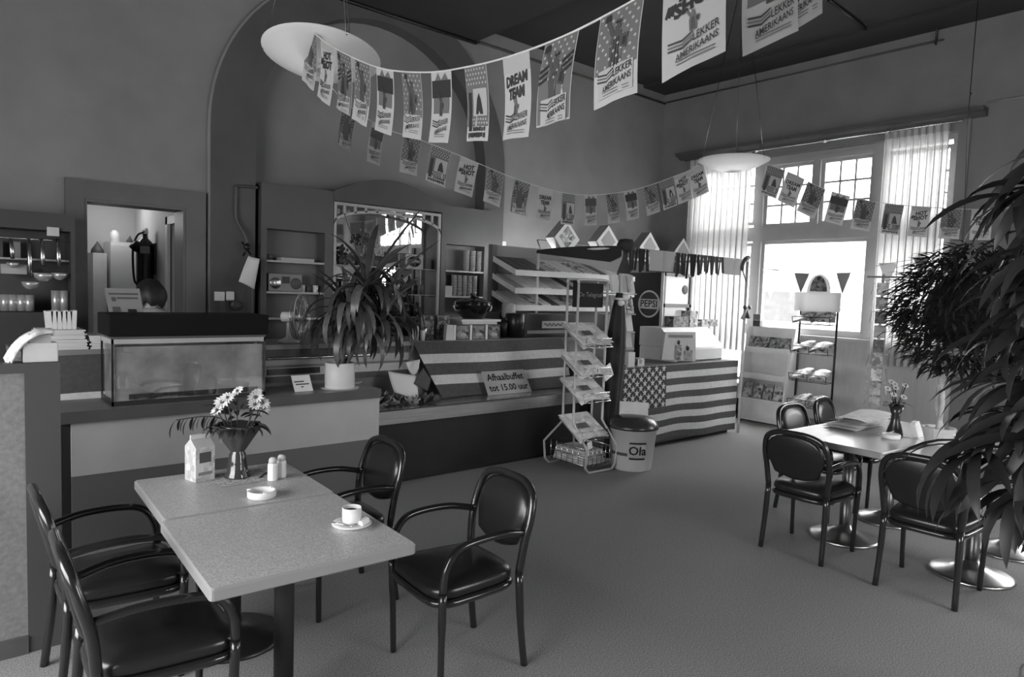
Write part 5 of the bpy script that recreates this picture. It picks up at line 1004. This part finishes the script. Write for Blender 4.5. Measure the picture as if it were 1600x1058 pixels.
# ================================================================== BUNTING
FW, FH = .168, .285
INK = G('print_ink', .02, .6); GR = G('print_grey', .11, .7); GR2 = G('print_pale_grey', .32, .7); FP = sheer('flag_paper', .44, .25, .0)
def flagmesh(kind, curl, key, slope=0., lean=0.):
    b = MB()
    def fn(u, v, off=0.):     # u across (0..1), v down (0..1); bends as hanging paper
        bend = curl*(math.sin(PI*v*.9)*.02+.025*v*v)+.006*math.sin(2*PI*u+key)*v
        return Vector(((u-.5)*FW+lean*v*FH, bend-off, -v*FH+slope*(u-.5)*FW))
    b.grid(fn, 4, 10, 0)
    def rect(u0, v0, u1, v1, mi, off=.0012):
        nv = max(1, int((v1-v0)*12)); nu = max(1, int((u1-u0)*4)); b.grid(lambda u, v: fn(u0+(u1-u0)*u, v0+(v1-v0)*v, off), nu, nv, mi)
    def pol(pts, mi, off=.0022): b.poly([fn(u, v, off) for u, v in pts], mi)
    def txt(s_, u, v, hf, wf, mi=1, bold=.02, off=.003, slant=0.):   # hf, wf: height and width as fractions of the flag
        vs, _q = glyphs(s_, bold); wx = max(p[0] for p in vs)-min(p[0] for p in vs); wy = max(p[1] for p in vs)-min(p[1] for p in vs)
        b.text(s_, 1, lambda x, y: fn(u+x/wx*wf, v-y/wy*hf-slant*x/wx*wf, off), mi, bold)
    def dots(u0, v0, u1, v1, nu, nv, mi=4):
        for j in range(nv):
            for i in range(nu):
                u, v = u0+(u1-u0)*(i+.5+(.25 if j % 2 else -.25))/nu, v0+(v1-v0)*(j+.5)/nv
                pol([(u-.034, v), (u, v-.020), (u+.034, v), (u, v+.020)], mi, .0022)
    def statue(u, v, s, mi=1):
        k = 1.55*s; X = lambda a: u+a*k; Y = lambda a: v+a*s
        pol([(X(-.11), Y(.66)), (X(-.13), Y(.30)), (X(-.09), Y(.13)), (X(.07), Y(.13)), (X(.13), Y(.30)), (X(.13), Y(.66))], mi, .0026)
        for q in (-.06, 0., .06): pol([(X(q-.008), Y(.62)), (X(q*.7-.006), Y(.22)), (X(q*.7+.006), Y(.22)), (X(q+.012), Y(.62))], 1, .0030)
        pol([(X(-.05), Y(.13)), (X(-.055), Y(.05)), (X(0), Y(.0)), (X(.055), Y(.05)), (X(.05), Y(.13))], mi, .0028)
        for q in (-.06, -.03, 0., .03, .06): pol([(X(q*.7-.01), Y(.02)), (X(q), Y(-.05)), (X(q*.7+.01), Y(.02))], 1, .0033)
        pol([(X(-.12), Y(.18)), (X(-.25), Y(-.06)), (X(-.19), Y(-.08)), (X(-.05), Y(.14))], mi, .0029); pol([(X(-.29), Y(-.06)), (X(-.27), Y(-.16)), (X(-.17), Y(-.16)), (X(-.16), Y(-.07))], 1, .0031)
        pol([(X(.08), Y(.20)), (X(.22), Y(.22)), (X(.20), Y(.42)), (X(.08), Y(.38))], mi, .0030); pol([(X(.13), Y(.26)), (X(.19), Y(.26)), (X(.18), Y(.38)), (X(.12), Y(.36))], 1, .0034)
    def lekker(v, box=True, u=.5):
        if box: rect(.12, v, .92, v+.30, 0, .0034)
        for k in range(3): pol([(.10, v+.03+.035*k), (.34, v+.06+.035*k), (.50, v+.02+.035*k), (.50, v+.035+.035*k), (.34, v+.078+.035*k), (.10, v+.048+.035*k)], 1 if k % 2 == 0 else 2, .0042)
        txt('LEKKER', u+.20, v+.07, .075, .40, 1, .012, .0046, .10); txt('AMERIKAANS', u+.06, v+.185, .07, .66, 1, .012, .0046, .10)
        for k in range(2): rect(.24, v+.240+.03*k, .84, v+.250+.03*k, 2, .0044)
    if kind == 0:    # HOT SHOT
        rect(.0, 0, 1, .14, 3); txt('HOT', .54, .22, .14, .56, 1, .05, .003, .10); txt('SHOT', .54, .37, .15, .70, 1, .05, .0034, .10); statue(.5, .46, .30, 2); lekker(.64, False)
        for k in range(3): pol([(.04+.05*k, .40), (.09+.05*k, .30), (.13+.05*k, .30), (.08+.05*k, .42)], 1)
    elif kind == 1:  # DREAM TEAM
        rect(0, 0, 1, .20, 3); txt('DREAM', .5, .29, .13, .78, 1, .04, .003, .05); txt('TEAM', .5, .45, .14, .56, 1, .05, .0034, .05); statue(.5, .52, .30, 2); lekker(.66, False)
    elif kind == 2:  # statue on starred ground
        rect(.02, .01, .98, .66, 2); dots(.04, .02, .96, .64, 5, 9); statue(.50, .16, .78, 5); lekker(.63)
    elif kind == 3:  # photo flag
        rect(.02, .01, .98, .80, 2); dots(.04, .02, .96, .26, 7, 4); rect(.34, .30, .94, .66, 4, .0026); pol([(.50, .64), (.54, .44), (.62, .36), (.70, .44), (.80, .64)], 1, .0036); rect(.10, .34, .26, .86, 1, .0028); dots(.3, .68, .96, .78, 7, 2)
        for k in range(7): rect(.36+.08*k, .805+.01*(k % 2), .41+.08*k, .865, 1, .0032)
        for k in range(9): rect(.10+.092*k, .885, .165+.092*k, .955-.012*(k % 3 == 1), 1, .0032)
    elif kind == 4:  # dark burst over pale ground
        rect(.04, .12, .96, .36, 1); pol([(.2, .12), (.35, .02), (.5, .12)], 2); pol([(.5, .12), (.7, .03), (.85, .12)], 2); rect(.1, .36, .9, .58, 2); statue(.5, .34, .42, 5); lekker(.64, False)
    else:            # statue with striped flag arms
        rect(.02, .01, .98, .98, 2); dots(.04, .02, .96, .50, 5, 7); statue(.48, .20, .95, 5)
        for k in range(3): pol([(.02, .34+.07*k), (.26, .29+.07*k), (.26, .33+.07*k), (.02, .38+.07*k)], 1, .0032); pol([(.68, .30+.07*k), (.96, .22+.07*k), (.96, .26+.07*k), (.68, .34+.07*k)], 1, .0032)
        lekker(.70)
    o = b.build('flag', [FP, INK, GR, GR2, FP, G('print_dark_grey', .055, .7)]); me = o.data; bpy.data.objects.remove(o); return me
FM = {}
def bunting(lab, keys, flags, rope, lean):
    """keys: (pixel x, pixel y, distance) support points of the cord; flags: (cord parameter px x, kind)"""
    P = [PD(*k) for k in keys]; t = thing('flag_bunting', lab, 'bunting', P[0]); cv_ = smooth(P, 10); MB().tube(cv_, rope, 5).build('cord', OFFW, t)
    def px_of(p): q = p-CAM; return 800+FOC*q.dot(_r)/q.dot(_f)
    for i, (fx, kind, curl, *ln) in enumerate(flags):
        best = min(range(len(cv_)-1), key=lambda j: abs((px_of(cv_[j])+px_of(cv_[j+1]))/2-fx)+(0 if (cv_[j]-CAM).dot(_f) > 0 else 1e6)); a, c = cv_[best], cv_[best+1]
        xa, xc = px_of(a), px_of(c); tt = (fx-xa)/(xc-xa) if abs(xc-xa) > 1e-3 else .5; p = a+(c-a)*max(-.3, min(1.3, tt)); d_ = (c-a).normalized()
        if d_.dot(_r) < 0: d_ = -d_
        ex = Vector((d_.x, d_.y, 0)); hl = ex.length; ex /= hl; slope = d_.z/hl; ey = Vector((0, 0, 1)).cross(ex)
        o = bpy.data.objects.new('flag', flagmesh(kind, curl, i % 3, slope, ln[0] if ln else slope*lean)); COL.objects.link(o); o.parent = t
        o.location = p-P[0]; o.rotation_euler = (0, 0, math.atan2(ex.y, ex.x))
bunting('near line of printed paper flags running from the big lamp toward the viewer',
    [(474, 38, 4.0), (520, 73, 3.72), (590, 105, 3.35), (665, 113, 3.02), (738, 103, 2.72), (803, 86, 2.46), (880, 57, 2.24), (960, 17, 2.06), (1040, -28, 1.93), (1130, -78, 1.86), (1230, -118, 1.86), (1400, -210, 2.0)],
    [(485, 2, 1, -.35), (511, 0, 1, -.4), (537, 5, 1, -.25), (566, 2, 1, -.3), (601, 4, 1, -.25), (642, 2, 1, -.15), (689, 4, 1, -.22), (742, 3, 1, -.1), (806, 1, 1, -.14), (878, 5, -1, .02), (972, 2, -1, .04), (1086, 0, -1, .05), (1210, 4, 1, .1), (1262, 2, 1, .1)], .004, .1)
bunting('far line of printed paper flags sagging along the arch to the curtain lamp',
    [(505, 120, 4.45), (545, 165, 4.75), (600, 200, 5.2), (660, 220, 5.5), (735, 250, 5.7), (815, 283, 6.0), (885, 302, 6.3), (940, 304, 6.6), (1000, 294, 6.9), (1060, 273, 7.1), (1095, 258, 7.15)],
    [(548, 5, 1), (592, 4, 1), (645, 2, 1), (690, 3, 1), (734, 0, 1), (775, 2, 0), (817, 5, 1), (853, 1, 0), (889, 3, 0), (923, 4, 0), (955, 2, -1), (984, 4, -1), (1014, 2, -1), (1040, 3, -1), (1063, 0, -1), (1086, 1, -1)], .003, .5)
bunting('line of printed paper flags crossing the window from the curtain lamp',
    [(1197, 256, 7.1), (1240, 272, 7.0), (1280, 292, 6.9), (1320, 305, 6.8), (1370, 316, 6.7), (1440, 323, 6.6), (1540, 327, 6.4), (1640, 318, 6.2)],
    [(1213, 3, 1), (1244, 1, 1), (1276, 2, 1), (1314, 4, 1), (1354, 2, 1), (1398, 3, 1), (1440, 0, 1), (1488, 2, 0), (1535, 1, 0)], .003, .6)
# ================================================================== RIGHT TABLE THINGS
T2 = .741
a = PZ(1392, 685, T2); ashtray(a.x, a.y, T2, 'white round ashtray at the corner of the right table')
nw = thing('newspaper_pile', 'loose pile of folded newspapers on the right table', 'newspapers', (5.45, 2.26, T2))
for j in range(5): MB().grid(lambda u, v: (5.22+.50*u+.02*j, 2.14+.26*v-.012*j, T2+.008+.018*j+.012*math.sin(4*u+j)*(1 if j > 1 else .3)+.014*math.sin(PI*v)*(.3 if j < 2 else 1)), 10, 6).build('newspaper', G('newsprint_white', .80, .8, pr=(18, .68, .86)), nw)
fv = PZ(1394, 680, T2); fx_, fy_ = fv.x+.04, fv.y
v2 = thing('flower_vase', 'dark vase with small pale flowers on the right table', 'vase', (fx_, fy_, T2))
MB().lathe([(.001, 0), (.055, 0), (.058, .01), (.05, .04), (.032, .10), (.03, .15), (.055, .22), (.05, .22), (.026, .15)], (fx_, fy_, T2), 18).build('body', G('dark_glaze', .03, .2), v2)
random.seed(11)
for k in range(12):
    a = random.uniform(0, 2*PI); r_ = random.uniform(.02, .11); c = (fx_+r_*math.cos(a), fy_+r_*math.sin(a), T2+random.uniform(.28, .40)); MB().tube([(fx_, fy_, T2+.18), c], .003, 4).build('stem', LEAF, v2)
    if k < 8: flower(v2, c, .028, -PI/2-.6)
    leaf(leafmesh(.12, .030, 40, 75, LEAF), v2, (fx_, fy_, T2+.22), a, 0, 0, random.uniform(.8, 1.4))
for i, (px0, py0, lab, m_) in enumerate(((1432, 682, 'white napkin holder behind the stems on the right table', WHITE), (1475, 690, 'pale menu card lying on the table under the leaves', PAPER))):
    a = PZ(px0, py0, T2); tag((MB().prism([(a.x-.05, a.y-.03, T2), (a.x+.05, a.y-.03, T2), (a.x+.05, a.y, T2+.09), (a.x+.03, a.y, T2+.11), (a.x-.03, a.y, T2+.11), (a.x-.05, a.y, T2+.09)], (.0, .03, 0)) if i == 0 else MB().box(a.x-.1, a.y-.07, T2, a.x+.1, a.y+.07, T2+.006)).build('napkin_holder' if i == 0 else 'menu_card', m_), lab, ('napkin holder', 'card')[i])
# ------------------------------------------------------------------ leafy ball tree standing on the right tables
bx0 = Vector((5.31, 1.63, T2)); bt = thing('ball_tree', 'clipped leafy ball tree on pale stems rising from the right tables', 'plant', bx0)
sc_ = Vector((5.27, 1.50, 1.67)); PALE = G('pale_stem', .42, .6, noise=(14, .25))
MB().lathe([(.001, 0), (.075, 0), (.10, .10), (.105, .12), (.095, .12), (.09, .10), (.001, .095)], bx0, 20, 0, False).build('pot', OFFW, bt)
for k, (dx, dy) in enumerate(((-.02, 0), (.025, .015), (0, -.025))): MB().tube(smooth([bx0+Vector((dx, dy, .08)), bx0+Vector((-dx, -dy, .3)), bx0+Vector((dx*1.2, dy, .55)), sc_+Vector((-dx*2, dy, -.1))], 5), .017, 8).build('stem', PALE, bt)
random.seed(4); st = MB(); cnt = 0
for k in range(2600):
    a = random.uniform(0, 2*PI); e = math.asin(random.uniform(-1, 1)); rr = .45*random.uniform(.45, 1.0)**.5; d_ = Vector((math.cos(a)*math.cos(e), math.sin(a)*math.cos(e), math.sin(e)))
    c = sc_+Vector((d_.x*rr*1.0, d_.y*rr*1.0, d_.z*rr*1.02))
    az = a+random.uniform(-.8, .8)
    if cnt < 280 and rr > .38:
        cnt += 1; leaf(leafmesh(.12, .026, 25, 70, LEAF3 if k % 4 else LEAF), bt, c, az, random.uniform(-.6, .6), 0, random.uniform(.8, 1.3))
    else:
        L_ = random.uniform(.09, .14); M = Matrix.Translation(c) @ Matrix.Rotation(az, 4, 'Z') @ Matrix.Rotation(random.uniform(-.4, .9), 4, 'Y')
        st._add([M @ Vector(p) for p in ((0, 0, 0), (L_*.35, -.013, 0), (L_, 0, -.02), (L_*.35, .013, 0))], [(0, 1, 2, 3)], 0, False)
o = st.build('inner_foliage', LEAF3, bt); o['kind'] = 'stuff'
MB().ball(sc_, .26, 14, 9).build('crown_shade_core', G('crown_shade_core', .008, 1.), bt)  # near-black ball painted as the shade inside the leaf crown
# ------------------------------------------------------------------ large long-leaved fig tree at the right edge, near the viewer
fg = thing('fig_tree', 'big long-leaved fig tree filling the right edge near the viewer', 'plant', (3.15, .42, 0))
FX, FY = 3.15, .42
MB().lathe([(.001, 0), (.15, 0), (.165, .02), (.20, .30), (.21, .30), (.21, .34), (.19, .34), (.185, .28), (.001, .27)], (FX, FY, 0), 26).build('pot', G('planter_grey', .20, .6), fg)
random.seed(13); tips = []; fst = MB()
MB().tube(smooth([(FX, FY, .25), (FX+.03, FY+.02, .8), (FX-.02, FY+.05, 1.4), (FX, FY, 2.1)], 5), [.022]*6+[.018]*6+[.012]*4, 8).build('trunk', STEM, fg)
for k in range(26):
    z = .85+1.25*k/25; a = k*2.4; L_ = random.uniform(.18, .38)*(1.0 if z < 1.9 else .7); b0 = Vector((FX, FY, z)); e = b0+Vector((math.cos(a)*L_, math.sin(a)*L_, random.uniform(.05, .25)))
    MB().tube(smooth([b0, (b0+e)/2+Vector((0, 0, .05)), e], 4), [.008]*5+[.005]*4, 5).build('branch', STEM, fg)
    for j in range(14):
        p = b0+(e-b0)*random.uniform(.35, 1.05); az = a+random.uniform(-1.5, 1.5); kind = random.choice((0, 1, 2))
        me = leafmesh(.25, .042, (25, 5, 45)[kind], (90, 70, 120)[kind], LEAF3 if (j+k) % 3 else LEAF, .3, 7); ti, ro, sc = random.uniform(-.2, .5), random.uniform(-.6, .6), random.uniform(.75, 1.2)
        if j < 5: leaf(me, fg, p, az, ti, ro, sc)
        else:
            M = Matrix.Translation(p) @ Matrix.Rotation(az, 4, 'Z') @ Matrix.Rotation(ti, 4, 'Y') @ Matrix.Rotation(ro, 4, 'X') @ Matrix.Scale(sc, 4)
            fst._add([M @ q.co for q in me.vertices], [tuple(q.vertices) for q in me.polygons], int((j+k) % 3 == 0), True)
o = fst.build('inner_foliage', [LEAF3, LEAF], fg); o['kind'] = 'stuff'
# the overhanging sprays seen against wall and window
for (tx, ty, dep) in ((1568, 262, 2.5), (1480, 355, 2.5), (1540, 290, 2.4), (1500, 340, 2.45), (1490, 690, 2.3), (1440, 740, 2.3), (1490, 760, 2.25), (1530, 800, 2.2), (1420, 720, 2.4), (1550, 700, 2.1), (1470, 640, 2.5), (1560, 600, 2.1), (1545, 500, 2.2), (1585, 420, 2.1), (1590, 330, 2.3), (1570, 750, 2.0), (1590, 820, 2.1), (1525, 560, 2.3), (1565, 520, 2.2), (1580, 650, 2.1), (1535, 640, 2.25), (1595, 570, 2.1), (1515, 450, 2.4), (1560, 460, 2.3), (1520, 720, 2.2), (1585, 390, 2.3), (1530, 400, 2.45)):
    e = PD(tx, ty, dep); p = e+(Vector((FX, FY, e.z+.25))-e).normalized()*random.uniform(.22, .3); b0 = Vector((FX, FY, min(2.05, max(.8, p.z-.1))))
    MB().tube(smooth([b0, (b0+p)/2+Vector((0, 0, .06)), p], 4), .005, 5).build('branch', STEM, fg)
    for j in range(6):
        dvec = (e-p); az = math.atan2(dvec.y, dvec.x)+(j-2.5)*.42; leaf(leafmesh(.26, .036, 12, 80, LEAF3 if j % 2 else LEAF, .3, 7), fg, p, az, random.uniform(-.3, .6), random.uniform(-.6, .6), random.uniform(.95, 1.4))
# tree outside the window
ot = thing('tree', 'leafy tree beyond the house roof outside the window', 'tree', (27, 9, -.4))
oc = PX(1338, 384, 34); MB().tube([(oc.x, oc.y, -.4), (oc.x, oc.y, oc.z)], .2, 8).build('trunk', STEM, ot); st = MB()
for k in range(500):
    d_ = Vector((random.gauss(0, 1), random.gauss(0, 1), random.gauss(0, .8))); d_ = d_.normalized()*random.uniform(.3, 1.6); c = oc+d_; s_ = .16
    n3 = Vector((random.random()-.5, random.random()-.5, random.random()-.5)).normalized(); u3 = n3.orthogonal().normalized(); v3 = n3.cross(u3); st.poly([c-u3*s_, c+v3*s_*.6, c+u3*s_, c-v3*s_*.6])
o = st.build('foliage', LEAF2, ot); o['kind'] = 'stuff'
# ================================================================== PERSON behind the counter
pe = thing('person', 'dark haired person in pale clothes behind the counter, back to the viewer', 'person', (1.42, 6.30, 0))
SKIN = G('skin', .40, .6); me = bpy.data.meshes.new('body'); px1, py1 = 1.42, 6.30
V = [(0, 0, .92), (0, 0, 1.10), (0, -.01, 1.28), (0, -.01, 1.38), (0, .01, 1.45), (0, .03, 1.52), (0, .035, 1.60), (-.10, 0, .88), (-.11, 0, .50), (-.11, .02, .08), (-.11, .12, .04), (.10, 0, .88), (.11, 0, .50), (.11, .02, .08), (.11, .12, .04),
     (-.17, -.01, 1.36), (-.22, .04, 1.12), (-.16, .22, 1.02), (-.12, .29, 1.03), (.17, -.01, 1.36), (.22, .04, 1.12), (.16, .22, 1.02), (.12, .29, 1.03)]
E_ = [(0, 1), (1, 2), (2, 3), (3, 4), (4, 5), (5, 6), (0, 7), (7, 8), (8, 9), (9, 10), (0, 11), (11, 12), (12, 13), (13, 14), (3, 15), (15, 16), (16, 17), (17, 18), (3, 19), (19, 20), (20, 21), (21, 22)]
RAD = [.14, .125, .14, .10, .05, .085, .075, .085, .06, .04, .035, .085, .06, .04, .035, .06, .045, .035, .03, .06, .045, .035, .03]
me.from_pydata(V, E_, []); me.materials.append(SKIN); bo = bpy.data.objects.new('body', me); COL.objects.link(bo); bo.parent = pe
sk = bo.modifiers.new('skin', 'SKIN'); 
for i, r_ in enumerate(RAD): me.skin_vertices[0].data[i].radius = (r_, r_*.8 if i < 4 else r_)
me.skin_vertices[0].data[0].use_root = True
ss_ = bo.modifiers.new('sub', 'SUBSURF'); ss_.levels = 2; ss_.render_levels = 2
def ring(z, a, b_, cy=0.): return [(a*math.cos(2*PI*i/20), cy+b_*math.sin(2*PI*i/20), z) for i in range(20)]
def loft(rs, name, mat):
    vs = [p for r_ in rs for p in r_]; n = 20; fs = [(i*n+j, i*n+(j+1) % n, (i+1)*n+(j+1) % n, (i+1)*n+j) for i in range(len(rs)-1) for j in range(n)]; m_ = MB(); m_._add(vs, fs, 0, True); return m_.build(name, mat, pe, True)
BL = G('blouse', .42, .8, noise=(9, .15))
loft([ring(.90, .17, .135), ring(1.05, .165, .13), ring(1.25, .20, .14), ring(1.35, .21, .12), ring(1.41, .15, .09), ring(1.45, .07, .065)], 'blouse', BL)
for k in (-1, 1): MB().tube(smooth([(k*.17, -.01, 1.37), (k*.225, .02, 1.22), (k*.235, .06, 1.10)], 4), [.075]*3+[.065]*3+[.06]*3, 12).build('sleeve', BL, pe, True)
loft([ring(.45, .24, .2), ring(.70, .21, .17), ring(.92, .17, .135)], 'skirt', DGREY)
hr_ = MB().grid(lambda u, v: ((.118+.012*math.sin(9*2*PI*u)*v)*math.cos(2*PI*u)*math.sin(.05+2.0*v), .02+.125*math.sin(2*PI*u)*math.sin(.05+2.0*v), 1.585+.115*math.cos(.05+2.0*v)-(.05*v if math.sin(2*PI*u) < .3 else -.03*v)-.035*v*v*math.sin(5*2*PI*u)*math.sin(3+2*2*PI*u)), 28, 10); hr_.build('hair', G('dark_hair', .012, .55, noise=(60, .5)), pe, True)
